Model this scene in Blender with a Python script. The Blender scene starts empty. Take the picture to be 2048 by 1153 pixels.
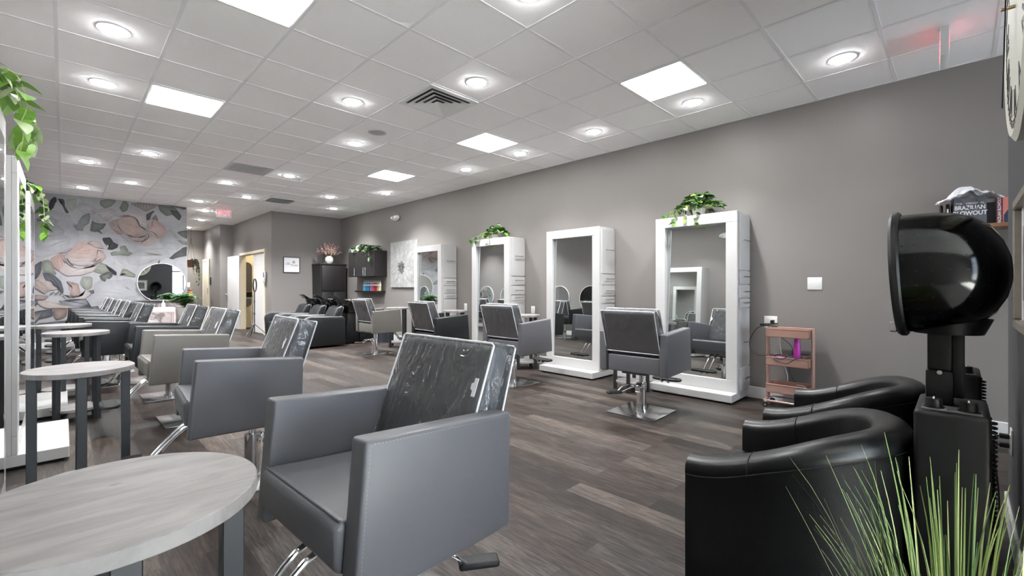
import bpy, bmesh, math, random
from math import sin, cos, pi, radians as R
from mathutils import Vector as V, Matrix, Euler, noise

SC = bpy.context.scene
COL = SC.collection

# ---------------------------------------------------------------- camera
H_EYE = 1.215
cam_d = bpy.data.cameras.new('camera')
cam_d.sensor_width = 36.0
cam_d.lens = 897.0 / 2048.0 * 36.0
cam_d.shift_y = -0.0005
cam_d.clip_start = 0.02
cam = bpy.data.objects.new('camera', cam_d)
cam.location = (0, 0, H_EYE)
cam.rotation_euler = (R(90), 0, R(-45))
COL.objects.link(cam)
SC.camera = cam

# ---------------------------------------------------------------- view
SC.view_settings.view_transform = 'Standard'
SC.view_settings.look = 'None'
SC.view_settings.gamma = 1.0
SC.view_settings.use_curve_mapping = False
SC.view_settings.exposure = 1.55

# ---------------------------------------------------------------- daylight outside the shop front
world = bpy.data.worlds.new('sky'); SC.world = world
world.use_nodes = True
bg = world.node_tree.nodes['Background']
bg.inputs['Color'].default_value = (0.78, 0.88, 1.0, 1)
bg.inputs['Strength'].default_value = 4.2

sun_d = bpy.data.lights.new('sun', 'SUN'); sun_d.energy = 76.0; sun_d.angle = math.radians(.6); sun_d.color = (.96, .98, 1.0)
sun = bpy.data.objects.new('sun', sun_d); sun.rotation_euler = (R(26), R(6), 0); COL.objects.link(sun)   # high sun added behind the camera so its floor patch brightens the ceiling

# ---------------------------------------------------------------- main dimensions (metres)
W = 5.385        # right wall
XL = -0.58       # left wall
YM = 12.85       # wall with the floral wallpaper
YB = 12.03       # grey wall behind the shampoo chairs
YN = -0.18       # partition the camera stands against
YF = -3.2        # shop front
HC = 3.105       # ceiling
TILE = 0.6075
PANEL_L = 9.5   # radiance of the ceiling panels
DOWN_L = 42.0    # radiance of the downlight lenses
SPOT_W = 82.0
# wallpaper design, metres on the wall: (edge colour, centre colour, x,z outline)
MURAL_PETALS= [
((186,186,190),(203,202,205),(-0.446,2.597,-0.306,2.685,-0.162,2.754,-0.015,2.740,0.075,2.709,0.166,2.538,0.243,2.331,0.204,2.113,0.075,1.977,-0.074,1.905,-0.249,1.803,-0.391,1.807,-0.474,1.985,-0.502,2.308)),
((176,178,180),(204,203,206),(-0.446,2.455,-0.277,2.534,-0.104,2.489,0.015,2.374,-0.015,2.203,-0.191,2.086,-0.377,2.114,-0.460,2.250)),
((178,178,182),(206,205,208),(-0.391,2.174,-0.220,2.270,-0.015,2.288,0.135,2.215,0.045,2.018,-0.162,1.921,-0.362,1.951)),
((172,174,174),(200,200,203),(-0.334,2.631,-0.191,2.667,-0.074,2.555,-0.133,2.403,-0.277,2.431,-0.377,2.523)),
((184,184,187),(205,204,207),(0.447,1.301,0.609,1.390,0.808,1.370,1.030,1.419,1.153,1.305,1.224,1.075,1.118,0.916,0.774,0.901,0.543,0.840,0.368,0.845,0.352,0.975,0.431,1.105)),
((186,186,188),(206,205,207),(0.944,1.892,1.118,2.016,1.332,2.098,1.667,2.119,1.743,1.932,1.479,1.778,1.188,1.697,1.013,1.714)),
((188,187,189),(207,206,208),(0.741,1.883,0.875,1.799,0.978,1.667,0.909,1.620,0.774,1.705)),
((180,181,182),(203,203,205),(1.591,2.446,1.743,2.554,1.860,2.420,2.018,2.238,1.860,2.082,1.629,2.116,1.535,2.252)),
((182,180,182),(205,204,206),(0.227,2.973,0.415,2.933,0.543,2.840,0.447,2.719,0.289,2.744,0.196,2.840)),
((185,180,182),(206,202,204),(0.415,2.824,0.576,2.888,0.774,2.912,0.825,2.784,0.674,2.634,0.543,2.576,0.415,2.650)),
((84,84,88),(100,100,104),(-0.210,2.728,-0.213,2.852,-0.177,2.981,-0.133,3.029,-0.097,3.013,-0.104,2.928,-0.140,2.819,-0.184,2.751)),
((104,104,106),(126,126,126),(-0.089,3.004,0.003,3.002,0.022,2.882,0.075,2.736,0.030,2.731,-0.008,2.857,-0.045,2.957)),
((178,183,174),(192,195,188),(0.045,3.012,0.181,3.052,0.196,2.883,0.120,2.756,0.045,2.843)),
((150,153,153),(172,173,174),(0.135,2.481,0.196,2.519,0.274,2.699,0.383,2.777,0.399,2.670,0.368,2.536,0.297,2.486,0.289,2.388,0.181,2.379)),
((122,125,122),(152,154,150),(0.391,2.495,0.439,2.609,0.511,2.573,0.641,2.575,0.592,2.471,0.495,2.385,0.399,2.387)),
((110,112,110),(140,142,140),(0.487,2.413,0.592,2.338,0.552,2.434)),
((150,154,146),(178,180,172),(0.543,3.059,0.658,3.100,0.791,3.100,0.791,3.049,0.707,2.948,0.609,2.892,0.543,2.971)),
((140,144,136),(172,175,166),(0.858,2.945,0.909,3.076,0.987,3.098,1.013,3.010,0.970,2.891,0.892,2.859)),
((172,162,160),(196,188,186),(1.048,3.060,1.153,3.100,1.332,3.100,1.498,3.100,1.442,2.996,1.296,2.903,1.171,2.985)),
((138,142,136),(166,170,162),(1.498,3.100,1.629,3.090,1.821,3.067,1.938,2.912,1.899,2.762,1.763,2.892,1.667,2.857,1.554,2.939)),
((100,102,103),(124,126,126),(1.734,2.996,1.860,2.999,1.948,2.889,1.899,2.769,1.782,2.882)),
((104,104,104),(150,148,146),(1.629,3.100,1.860,3.100,2.048,3.095,2.018,3.043,1.860,3.048,1.705,3.076)),
((104,100,100),(128,124,124),(1.296,2.850,1.424,2.958,1.442,2.937,1.387,2.849,1.369,2.741,1.305,2.723)),
((150,140,138),(170,160,158),(1.387,2.743,1.479,2.859,1.535,2.724,1.442,2.738)),
((120,123,118),(154,157,150),(1.860,2.493,2.048,2.570,2.048,2.350,1.938,2.402)),
((150,152,148),(180,181,178),(1.860,2.324,2.048,2.289,2.048,2.191,1.958,2.234)),
((106,107,107),(136,138,137),(1.695,1.882,1.860,2.034,1.938,2.135,2.048,2.167,2.048,1.959,1.938,1.941,1.782,1.866)),
((90,90,92),(106,106,108),(0.568,2.270,0.707,2.299,0.741,2.195,0.841,2.157,0.833,2.078,0.757,2.017,0.658,2.022,0.707,2.092,0.625,2.142,0.592,2.217)),
((142,146,138),(176,178,171),(0.683,1.946,0.774,2.007,0.875,2.002,0.858,2.102,0.961,2.120,0.995,2.009,1.083,1.968,0.995,1.895,0.841,1.932,0.724,1.882)),
((150,153,146),(182,184,176),(0.399,1.692,0.543,1.763,0.658,1.701,0.724,1.592,0.609,1.501,0.447,1.541)),
((78,78,86),(100,100,107),(0.617,1.704,0.707,1.658,0.808,1.550,0.816,1.460,0.749,1.504,0.691,1.591)),
((108,110,108),(148,150,146),(0.527,1.455,0.609,1.523,0.724,1.570,0.749,1.459,0.691,1.391,0.658,1.413,0.625,1.346,0.543,1.389)),
((144,148,138),(180,183,172),(0.850,1.461,0.909,1.631,0.995,1.600,1.135,1.477,1.100,1.431,0.978,1.463,0.909,1.518)),
((90,92,90),(110,112,110),(1.498,1.774,1.544,1.851,1.535,1.768)),
((112,112,120),(140,140,147),(-0.398,1.663,-0.306,1.749,-0.313,1.522,-0.362,1.398,-0.419,1.346,-0.460,1.498)),
((146,150,140),(178,181,172),(-0.306,1.749,-0.220,1.784,-0.162,1.734,-0.148,1.630,-0.097,1.465,-0.191,1.484,-0.277,1.523)),
((160,163,156),(188,190,184),(0.274,1.450,0.447,1.432,0.431,1.214,0.336,1.170,0.227,1.299)),
((118,120,118),(140,141,140),(0.360,1.149,0.447,1.170,0.455,1.094,0.368,1.084)),
((204,194,192),(214,207,205),(0.774,2.756,0.944,2.854,1.153,2.856,1.314,2.805,1.314,2.596,1.206,2.620,1.118,2.767,0.978,2.790)),
((186,166,163),(206,190,187),(0.674,2.611,0.791,2.668,0.841,2.516,0.944,2.368,0.808,2.379,0.741,2.462,0.707,2.548)),
((198,174,170),(212,196,193),(1.314,2.468,1.350,2.658,1.461,2.751,1.591,2.659,1.676,2.548,1.629,2.401,1.516,2.298,1.369,2.403)),
((200,184,181),(213,203,201),(1.314,2.422,1.387,2.381,1.498,2.249,1.369,2.135,1.188,2.158,1.065,2.245,1.242,2.277)),
((190,176,172),(211,198,194),(0.808,2.670,0.909,2.760,1.048,2.775,1.135,2.705,1.188,2.584,1.287,2.501,1.296,2.397,1.188,2.314,1.030,2.329,0.909,2.410,0.825,2.537)),
((196,180,176),(210,192,187),(0.892,2.657,1.013,2.726,1.118,2.657,1.188,2.526,1.260,2.417,1.118,2.382,0.961,2.460)),
((185,170,166),(209,200,198),(0.909,2.387,1.048,2.319,1.206,2.309,1.305,2.386,1.296,2.316,1.188,2.250,1.048,2.262)),
((176,168,174),(196,186,190),(-0.074,1.926,0.060,1.976,0.166,2.068,0.105,1.915,-0.015,1.845)),
((186,162,158),(206,188,184),(-0.191,1.795,-0.074,1.884,0.030,1.869,0.015,1.720,0.060,1.616,0.196,1.599,0.135,1.512,-0.015,1.508,-0.133,1.610)),
((196,186,184),(210,203,202),(-0.074,1.570,0.045,1.743,0.135,1.640,0.289,1.602,0.447,1.650,0.543,1.741,0.447,1.563,0.258,1.472,0.075,1.447,-0.015,1.487)),
((188,166,162),(206,192,188),(0.495,2.024,0.609,1.964,0.650,1.878,0.543,1.741,0.431,1.737,0.495,1.849)),
((190,172,168),(212,196,191),(0.166,2.111,0.289,2.141,0.415,2.106,0.511,2.003,0.495,1.849,0.399,1.779,0.227,1.750,0.075,1.765,0.030,1.848,0.120,2.001)),
((194,176,171),(210,190,184),(0.196,2.070,0.320,2.089,0.415,2.019,0.383,1.908,0.227,1.900,0.135,1.938)),
((192,180,178),(208,200,199),(0.060,1.828,0.196,1.813,0.383,1.843,0.479,1.826,0.383,1.691,0.196,1.663,0.090,1.723)),
((190,176,173),(208,196,193),(0.196,2.155,0.383,2.191,0.543,2.180,0.609,2.053,0.495,2.046,0.383,2.136,0.258,2.138)),
((166,150,149),(196,182,179),(-0.405,1.091,-0.191,1.037,-0.277,0.977,-0.405,0.969)),
((176,164,160),(206,194,190),(-0.405,1.336,-0.362,1.357,-0.263,1.296,-0.191,1.172,-0.249,1.079,-0.391,1.193)),
((190,178,174),(208,198,195),(-0.306,1.584,-0.292,1.440,-0.162,1.318,-0.074,1.172,-0.206,1.151,-0.277,1.296,-0.362,1.357)),
((118,118,126),(142,142,150),(-0.285,1.523,-0.206,1.504,-0.104,1.444,-0.045,1.340,0.007,1.172,-0.015,1.087,-0.074,1.151,-0.148,1.318,-0.249,1.338,-0.277,1.420)),
((170,150,147),(200,184,180),(0.030,1.340,0.212,1.310,0.250,1.106,0.166,1.000,0.090,1.086,0.120,1.235)),
((190,182,182),(212,207,207),(-0.030,1.066,0.105,0.980,0.274,1.041,0.336,1.170,0.415,1.105,0.336,0.997,0.212,0.957,0.045,0.960)),
((104,104,112),(134,134,141),(-0.060,0.951,0.135,0.969,0.320,0.987,0.368,0.888,0.415,0.800,0.511,0.775,0.135,0.756,0.015,0.855)),
((104,106,106),(150,152,150),(0.399,0.801,0.511,0.841,0.527,0.775,0.447,0.756)),
((150,150,154),(186,186,190),(-0.089,0.958,0.131,0.934,0.343,0.969,0.365,0.869,0.187,0.795,0.047,0.819)),
((192,180,176),(210,201,197),(-0.379,0.935,-0.301,0.939,-0.196,0.956,0.047,0.858,0.229,0.794,0.020,0.791,-0.262,0.800,-0.327,0.868)),
((112,112,118),(142,142,148),(-0.481,0.687,-0.353,0.756,-0.143,0.796,-0.143,0.672,-0.262,0.620,-0.404,0.575,-0.481,0.556)),
((150,136,130),(184,168,160),(-0.143,0.777,0.061,0.799,0.047,0.645,-0.089,0.564,-0.136,0.634)),
((118,116,120),(150,148,150),(-0.481,0.984,-0.353,0.959,-0.353,0.879,-0.430,0.806,-0.494,0.836)),
((128,128,134),(160,160,166),(-0.481,0.445,-0.327,0.510,0.047,0.548,0.131,0.407,-0.035,0.301,-0.288,0.281,-0.443,0.330)),
((188,186,188),(206,204,206),(-0.430,0.255,-0.249,0.354,0.047,0.334,0.187,0.207,0.047,0.100,-0.249,0.100,-0.417,0.104)),
((112,112,118),(140,140,146),(-0.570,2.471,-0.570,2.520,-0.570,2.361,-0.570,2.345)),
((186,168,165),(206,192,189),(-0.570,2.034,-0.570,2.125,-0.570,1.810,-0.570,1.686,-0.570,1.799)),
((140,144,138),(172,175,168),(-0.570,1.977,-0.543,1.900,-0.557,1.657,-0.570,1.695)),
((116,116,124),(146,146,152),(-0.570,1.293,-0.570,1.174,-0.570,1.015,-0.570,1.095)),
]
MURAL_STROKES= [
((112,104,106),0.0169,(0.987,2.780,1.083,2.763,1.153,2.695,1.197,2.573,1.305,2.486)),
((112,104,106),0.0145,(1.305,2.468,1.350,2.355,1.287,2.269,1.171,2.233,1.048,2.251)),
((112,104,106),0.0121,(1.323,2.481,1.424,2.455,1.488,2.390,1.526,2.334)),
((112,104,106),0.0121,(1.332,2.377,1.260,2.255,1.197,2.181)),
((112,104,106),0.0097,(0.774,2.644,0.841,2.685)),
((112,104,106),0.0097,(0.816,2.581,0.850,2.506,0.927,2.389)),
((130,120,118),0.0217,(1.171,2.594,1.260,2.533,1.332,2.470)),
((120,112,120),0.0145,(0.045,1.827,0.075,1.744,0.166,1.630)),
((140,130,136),0.0121,(-0.074,1.905,0.045,1.933,0.135,2.023)),
((112,104,106),0.0121,(0.495,1.870,0.519,2.003,0.609,1.953)),
((112,104,106),0.0097,(0.415,1.758,0.527,1.784,0.568,1.852)),
((130,120,124),0.0121,(0.015,1.847,0.045,1.721,0.135,1.629,0.227,1.621)),
((112,104,106),0.0097,(0.415,2.585,0.447,2.643)),
((150,146,146),0.0097,(0.336,2.122,0.447,2.206)),
((128,128,122),0.0145,(-0.191,1.058,-0.174,1.110)),
((128,128,122),0.0145,(-0.170,1.074,-0.152,1.124)),
((128,128,122),0.0145,(-0.148,1.091,-0.130,1.139)),
((128,128,122),0.0145,(-0.126,1.057,-0.108,1.111)),
((128,128,122),0.0145,(-0.104,1.074,-0.086,1.126)),
((128,128,122),0.0145,(-0.082,1.090,-0.064,1.140)),
((128,128,122),0.0145,(-0.060,1.056,-0.042,1.113)),
((128,128,122),0.0145,(-0.038,1.073,-0.020,1.127)),
((128,128,122),0.0145,(-0.015,1.089,0.003,1.142)),
((88,88,92),0.0121,(-0.384,2.543,-0.341,2.578)),
((88,88,92),0.0121,(-0.367,2.516,-0.327,2.559)),
((88,88,92),0.0121,(-0.350,2.547,-0.313,2.540)),
((88,88,92),0.0121,(-0.333,2.520,-0.299,2.583)),
((88,88,92),0.0121,(-0.316,2.550,-0.285,2.564)),
((88,88,92),0.0121,(-0.299,2.523,-0.270,2.545)),
((150,148,150),0.0072,(0.383,2.820,0.423,2.838,0.455,2.825)),
((150,148,150),0.0072,(0.490,2.739,0.530,2.757,0.563,2.743)),
((150,148,150),0.0072,(0.599,2.657,0.640,2.674,0.673,2.660)),
((150,148,150),0.0072,(0.709,2.573,0.751,2.590,0.784,2.576)),
((150,148,150),0.0072,(0.396,2.796,0.436,2.814,0.468,2.800)),
((150,148,150),0.0072,(0.503,2.714,0.543,2.732,0.576,2.718)),
((150,148,150),0.0072,(0.612,2.631,0.653,2.649,0.686,2.635)),
((150,148,150),0.0072,(0.722,2.547,0.764,2.565,0.798,2.550)),
((150,148,150),0.0072,(0.409,2.771,0.449,2.789,0.481,2.775)),
((150,148,150),0.0072,(0.516,2.689,0.556,2.707,0.589,2.693)),
((150,148,150),0.0072,(0.625,2.606,0.666,2.624,0.699,2.610)),
((150,148,150),0.0072,(0.736,2.522,0.777,2.539,0.811,2.525)),
((150,148,150),0.0072,(0.421,2.746,0.461,2.764,0.493,2.750)),
((150,148,150),0.0072,(0.529,2.664,0.569,2.682,0.602,2.668)),
((160,150,150),0.0097,(0.741,2.462,0.777,2.457)),
((160,150,150),0.0097,(0.766,2.438,0.803,2.432)),
((160,150,150),0.0097,(0.791,2.413,0.828,2.407)),
((160,150,150),0.0097,(0.816,2.388,0.853,2.383)),
((160,150,150),0.0097,(0.841,2.364,0.879,2.358)),
((160,150,150),0.0097,(0.867,2.339,0.904,2.333)),
((160,150,150),0.0097,(0.892,2.314,0.930,2.308)),
((160,150,150),0.0097,(0.918,2.289,0.956,2.283)),
((160,150,150),0.0097,(0.944,2.264,0.982,2.257)),
((160,150,150),0.0097,(0.970,2.238,1.008,2.232)),
((150,142,142),0.0097,(1.065,3.086,1.051,2.992)),
((150,142,142),0.0097,(1.114,3.074,1.100,2.976)),
((150,142,142),0.0097,(1.164,3.099,1.149,2.959)),
((150,142,142),0.0097,(1.213,3.087,1.199,3.011)),
((150,142,142),0.0097,(1.264,3.100,1.249,2.995)),
((150,142,142),0.0097,(1.314,3.100,1.300,2.978)),
((150,142,142),0.0097,(1.365,3.100,1.350,3.031)),
((150,142,142),0.0097,(1.416,3.100,1.402,3.014)),
((95,96,96),0.0072,(1.705,1.882,1.860,1.974,2.038,2.068)),
((140,142,142),0.0072,(0.135,2.481,0.258,2.633,0.383,2.766)),
((70,70,74),0.0072,(-0.162,3.014,-0.170,2.878,-0.206,2.738)),
((104,104,112),0.0072,(-0.263,1.503,-0.133,1.360,-0.015,1.129)),
((96,96,104),0.0072,(-0.045,0.941,0.166,0.915,0.383,0.845)),
((100,100,108),0.0072,(-0.391,1.398,-0.348,1.562,-0.309,1.728)),
((70,70,78),0.0072,(0.625,1.696,0.724,1.592,0.808,1.471)),
]
# ---------------------------------------------------------------- helpers
def tag(o, label=None, cat=None, group=None, kind=None):
    if label: o['label'] = label
    if cat: o['category'] = cat
    if group: o['group'] = group
    if kind: o['kind'] = kind
    return o

def thing(name, label, cat, loc=(0, 0, 0), rz=0.0, group=None):
    o = bpy.data.objects.new(name, None); COL.objects.link(o)
    o.empty_display_size = 0.1
    o.location = loc; o.rotation_euler = (0, 0, rz)
    return tag(o, label, cat, group)

def kids(o, allo=None):
    return [c for c in bpy.data.objects if c.parent == o]

def dup(root, loc, rz, label, group=None):
    r = root.copy(); COL.objects.link(r); r.location = loc; r.rotation_euler = (0, 0, rz)
    r['label'] = label
    if group: r['group'] = group
    for ch in kids(root):
        c = ch.copy(); COL.objects.link(c); c.parent = r
        for g in kids(ch):
            d = g.copy(); COL.objects.link(d); d.parent = c
    return r

class MB:
    """collects shapes, links them as one mesh object"""
    def __init__(s): s.bm = bmesh.new(); s.mi = 0
    def _add(s, t, M=None):
        if M is not None: bmesh.ops.transform(t, matrix=M, verts=t.verts)
        for f in t.faces: f.material_index = s.mi
        me = bpy.data.meshes.new('tmp'); t.to_mesh(me); t.free()
        s.bm.from_mesh(me); bpy.data.meshes.remove(me); return s
    def box(s, x0, x1, y0, y1, z0, z1, bev=0.0, seg=2, M=None):
        t = bmesh.new(); bmesh.ops.create_cube(t, size=1.0)
        bmesh.ops.scale(t, vec=(x1-x0, y1-y0, z1-z0), verts=t.verts)
        bmesh.ops.translate(t, vec=((x0+x1)/2, (y0+y1)/2, (z0+z1)/2), verts=t.verts)
        if bev: bmesh.ops.bevel(t, geom=t.edges[:], offset=bev, segments=seg, profile=0.5, affect='EDGES')
        return s._add(t, M)
    def prism(s, pts, a, b, axis='y', bev=0.0, seg=2, M=None):
        """closed outline extruded from a to b along an axis; pts are (x,z) for y, (y,z) for x, (x,y) for z"""
        t = bmesh.new()
        def P(p, d):
            return {'y': (p[0], d, p[1]), 'x': (d, p[0], p[1]), 'z': (p[0], p[1], d)}[axis]
        A = [t.verts.new(P(p, a)) for p in pts]; B = [t.verts.new(P(p, b)) for p in pts]
        n = len(pts); t.faces.new(A); t.faces.new(B[::-1])
        for i in range(n): t.faces.new((A[i], B[i], B[(i+1) % n], A[(i+1) % n]))
        bmesh.ops.recalc_face_normals(t, faces=t.faces)
        if bev: bmesh.ops.bevel(t, geom=t.edges[:], offset=bev, segments=seg, profile=0.5, affect='EDGES')
        return s._add(t, M)
    def cyl(s, p0, p1, r, r2=None, n=20, M=None):
        p0 = V(p0); p1 = V(p1); d = p1-p0
        t = bmesh.new()
        bmesh.ops.create_cone(t, cap_ends=True, segments=n, radius1=r, radius2=r if r2 is None else r2, depth=d.length)
        q = d.to_track_quat('Z', 'Y').to_matrix().to_4x4()
        bmesh.ops.transform(t, matrix=Matrix.Translation((p0+p1)/2) @ q, verts=t.verts)
        return s._add(t, M)
    def tube(s, pts, r, n=8, closed=False, M=None):
        pts = [V(p) for p in pts]; t = bmesh.new(); rings = []
        N = len(pts); up = None
        for i, p in enumerate(pts):
            a = pts[i-1] if (i or closed) else p; b = pts[(i+1) % N] if (i < N-1 or closed) else p
            d = (b-a).normalized() if (b-a).length > 1e-9 else V((0, 0, 1))
            if up is None: up = V((0, 0, 1)) if abs(d.z) < .9 else V((1, 0, 0))
            u = d.cross(up); u = u.normalized() if u.length > 1e-6 else d.orthogonal().normalized()
            w = u.cross(d).normalized(); up = w
            rr = r[i] if isinstance(r, (list, tuple)) else r
            rings.append([t.verts.new(p + (u*cos(2*pi*k/n) + w*sin(2*pi*k/n))*rr) for k in range(n)])
        for i in range(N if closed else N-1):
            A = rings[i]; B = rings[(i+1) % N]
            for k in range(n): t.faces.new((A[k], A[(k+1) % n], B[(k+1) % n], B[k]))
        if not closed: t.faces.new(rings[0][::-1]); t.faces.new(rings[-1])
        bmesh.ops.recalc_face_normals(t, faces=t.faces)
        return s._add(t, M)
    def lathe(s, prof, n=32, M=None, cap=False):
        """prof: (radius, z)"""
        t = bmesh.new(); rings = []
        for r, z in prof:
            if r < 1e-5: rings.append([t.verts.new((0, 0, z))])
            else: rings.append([t.verts.new((r*cos(2*pi*k/n), r*sin(2*pi*k/n), z)) for k in range(n)])
        for A, B in zip(rings, rings[1:]):
            if len(A) == 1 and len(B) == 1: continue
            for k in range(n):
                a0, a1 = A[k % len(A)], A[(k+1) % len(A)]; b0, b1 = B[k % len(B)], B[(k+1) % len(B)]
                vs = []
                for v in (a0, a1, b1, b0):
                    if v not in vs: vs.append(v)
                if len(vs) > 2: t.faces.new(vs)
        if cap:
            for rg in (rings[0], rings[-1]):
                if len(rg) > 2: t.faces.new(rg)
        bmesh.ops.recalc_face_normals(t, faces=t.faces)
        return s._add(t, M)
    def sphere(s, c, r, sc=(1, 1, 1), n=16, M=None):
        t = bmesh.new(); bmesh.ops.create_uvsphere(t, u_segments=n, v_segments=max(6, n//2), radius=r)
        bmesh.ops.scale(t, vec=sc, verts=t.verts); bmesh.ops.translate(t, vec=c, verts=t.verts)
        return s._add(t, M)
    def faces(s, verts, fs, M=None):
        t = bmesh.new(); vs = [t.verts.new(v) for v in verts]
        for f in fs:
            try: t.faces.new([vs[i] for i in f])
            except ValueError: pass
        return s._add(t, M)
    def grid(s, fn, nu, nv, M=None, thick=0.0):
        vs = [fn(i/nu, j/nv) for j in range(nv+1) for i in range(nu+1)]
        fs = [(j*(nu+1)+i, j*(nu+1)+i+1, (j+1)*(nu+1)+i+1, (j+1)*(nu+1)+i) for j in range(nv) for i in range(nu)]
        t = bmesh.new(); q = [t.verts.new(v) for v in vs]
        for f in fs: t.faces.new([q[i] for i in f])
        if thick:
            bmesh.ops.recalc_face_normals(t, faces=t.faces)
            bmesh.ops.solidify(t, geom=t.faces[:], thickness=thick)
        return s._add(t, M)
    def build(s, name, mat, parent=None, loc=None, sharp=35, rz=None, flat=False):
        me = bpy.data.meshes.new(name); s.bm.to_mesh(me); s.bm.free()
        for m in (mat if isinstance(mat, (list, tuple)) else [mat]): me.materials.append(m)
        if not flat:
            me.polygons.foreach_set('use_smooth', [True]*len(me.polygons))
            me.set_sharp_from_angle(angle=R(sharp))
        o = bpy.data.objects.new(name, me); COL.objects.link(o)
        if parent: o.parent = parent
        if loc: o.location = loc
        if rz is not None: o.rotation_euler = (0, 0, rz)
        return o

def struct(name, mb, mat, parent=None, **k):
    o = mb.build(name, mat, parent, **k)
    if parent is None: o['kind'] = 'structure'
    return o

def arc(c, r, a0, a1, n, plane='xy'):
    out = []
    for i in range(n+1):
        a = a0+(a1-a0)*i/n; p, q = r*cos(a), r*sin(a)
        out.append({'xy': (c[0]+p, c[1]+q, c[2]), 'xz': (c[0]+p, c[1], c[2]+q), 'yz': (c[0], c[1]+p, c[2]+q)}[plane])
    return out

def bez(pts, n=24):
    """Catmull-Rom through points"""
    P = [V(p) for p in pts]; P = [P[0]*2-P[1]] + P + [P[-1]*2-P[-2]]; out = []
    m = len(P)-3
    for i in range(m):
        a, b, c, d = P[i:i+4]; k = max(2, n//m)
        for j in range(k + (1 if i == m-1 else 0)):
            t = j/k
            out.append(0.5*((2*b) + (c-a)*t + (2*a-5*b+4*c-d)*t*t + (3*b-a-3*c+d)*t**3))
    return out

def text_mesh(body, size, M, name, mat, parent, extrude=0.0015, align='CENTER', bold=0.0, xs=1.0):
    cu = bpy.data.curves.new(name, 'FONT'); cu.body = body; cu.size = size
    cu.align_x = align; cu.align_y = 'CENTER'; cu.extrude = extrude; cu.offset = bold
    ob = bpy.data.objects.new('tmp_text', cu); COL.objects.link(ob)
    bpy.context.view_layer.update()
    me = bpy.data.meshes.new_from_object(ob.evaluated_get(bpy.context.evaluated_depsgraph_get()))
    bpy.data.objects.remove(ob); bpy.data.curves.remove(cu)
    me.name = name; me.transform(M @ Matrix.Diagonal((xs, 1, 1, 1)))
    me.materials.clear(); me.materials.append(mat)
    o = bpy.data.objects.new(name, me); COL.objects.link(o)
    if parent: o.parent = parent
    return o

def frame_M(origin, xdir, ydir):
    """matrix whose X and Y run along the given directions"""
    x = V(xdir).normalized(); y = V(ydir).normalized(); z = x.cross(y)
    m = Matrix((x, y, z)).transposed().to_4x4(); m.translation = V(origin); return m
# ---------------------------------------------------------------- materials
MATS = {}
def srgb(c):
    f = lambda v: (v/255/12.92) if v/255 <= .04045 else ((v/255+.055)/1.055)**2.4
    return tuple(f(v) for v in c)

class NT:
    def __init__(s, name):
        s.m = bpy.data.materials.new(name); s.m.use_nodes = True; s.t = s.m.node_tree
        s.t.nodes.clear(); s.out = s.n('ShaderNodeOutputMaterial')
    def n(s, typ, **k):
        x = s.t.nodes.new(typ)
        for a, b in k.items(): setattr(x, a, b)
        return x
    def l(s, a, b): s.t.links.new(a, b)
    def set(s, node, **k):
        for a, b in k.items(): node.inputs[a.replace('_', ' ')].default_value = b
        return node

def pbr(name, col, rough=.5, metal=0.0, spec=.5, nscale=0.0, namt=0.0, bump=0.0, bscale=40.0, stretch=(1, 1, 1), coat=0.0, rvar=0.0):
    """principled with a procedural noise tint, roughness variation and bump"""
    if name in MATS: return MATS[name]
    c = NT(name); p = c.n('ShaderNodeBsdfPrincipled'); c.l(p.outputs[0], c.out.inputs[0])
    p.inputs['Roughness'].default_value = rough; p.inputs['Metallic'].default_value = metal
    p.inputs['Specular IOR Level'].default_value = spec
    if coat: p.inputs['Coat Weight'].default_value = coat; p.inputs['Coat Roughness'].default_value = .08
    co = c.n('ShaderNodeTexCoord'); mp = c.n('ShaderNodeMapping'); mp.inputs['Scale'].default_value = stretch
    c.l(co.outputs['Object'], mp.inputs[0])
    ns = c.n('ShaderNodeTexNoise'); ns.inputs['Scale'].default_value = nscale or 6.0; ns.inputs['Detail'].default_value = 5
    c.l(mp.outputs[0], ns.inputs['Vector'])
    mx = c.n('ShaderNodeMix', data_type='RGBA')
    lo = [max(0, v*(1-namt)) for v in col]; hi = [min(1, v*(1+namt)) for v in col]
    mx.inputs[6].default_value = (*lo, 1); mx.inputs[7].default_value = (*hi, 1)
    c.l(ns.outputs['Fac'], mx.inputs[0]); c.l(mx.outputs[2], p.inputs['Base Color'])
    if rvar:
        mr = c.n('ShaderNodeMapRange'); mr.inputs[3].default_value = rough-rvar; mr.inputs[4].default_value = rough+rvar
        c.l(ns.outputs['Fac'], mr.inputs[0]); c.l(mr.outputs[0], p.inputs['Roughness'])
    if bump:
        b2 = c.n('ShaderNodeTexNoise'); b2.inputs['Scale'].default_value = bscale; b2.inputs['Detail'].default_value = 3
        c.l(mp.outputs[0], b2.inputs['Vector'])
        bp = c.n('ShaderNodeBump'); bp.inputs['Strength'].default_value = bump; bp.inputs['Distance'].default_value = .004
        c.l(b2.outputs['Fac'], bp.inputs['Height']); c.l(bp.outputs[0], p.inputs['Normal'])
    MATS[name] = c.m; return c.m

def emit(name, col, strength):
    c = NT(name); e = c.n('ShaderNodeEmission'); e.inputs[0].default_value = (*col, 1); e.inputs[1].default_value = strength
    c.l(e.outputs[0], c.out.inputs[0]); return c.m

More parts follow.
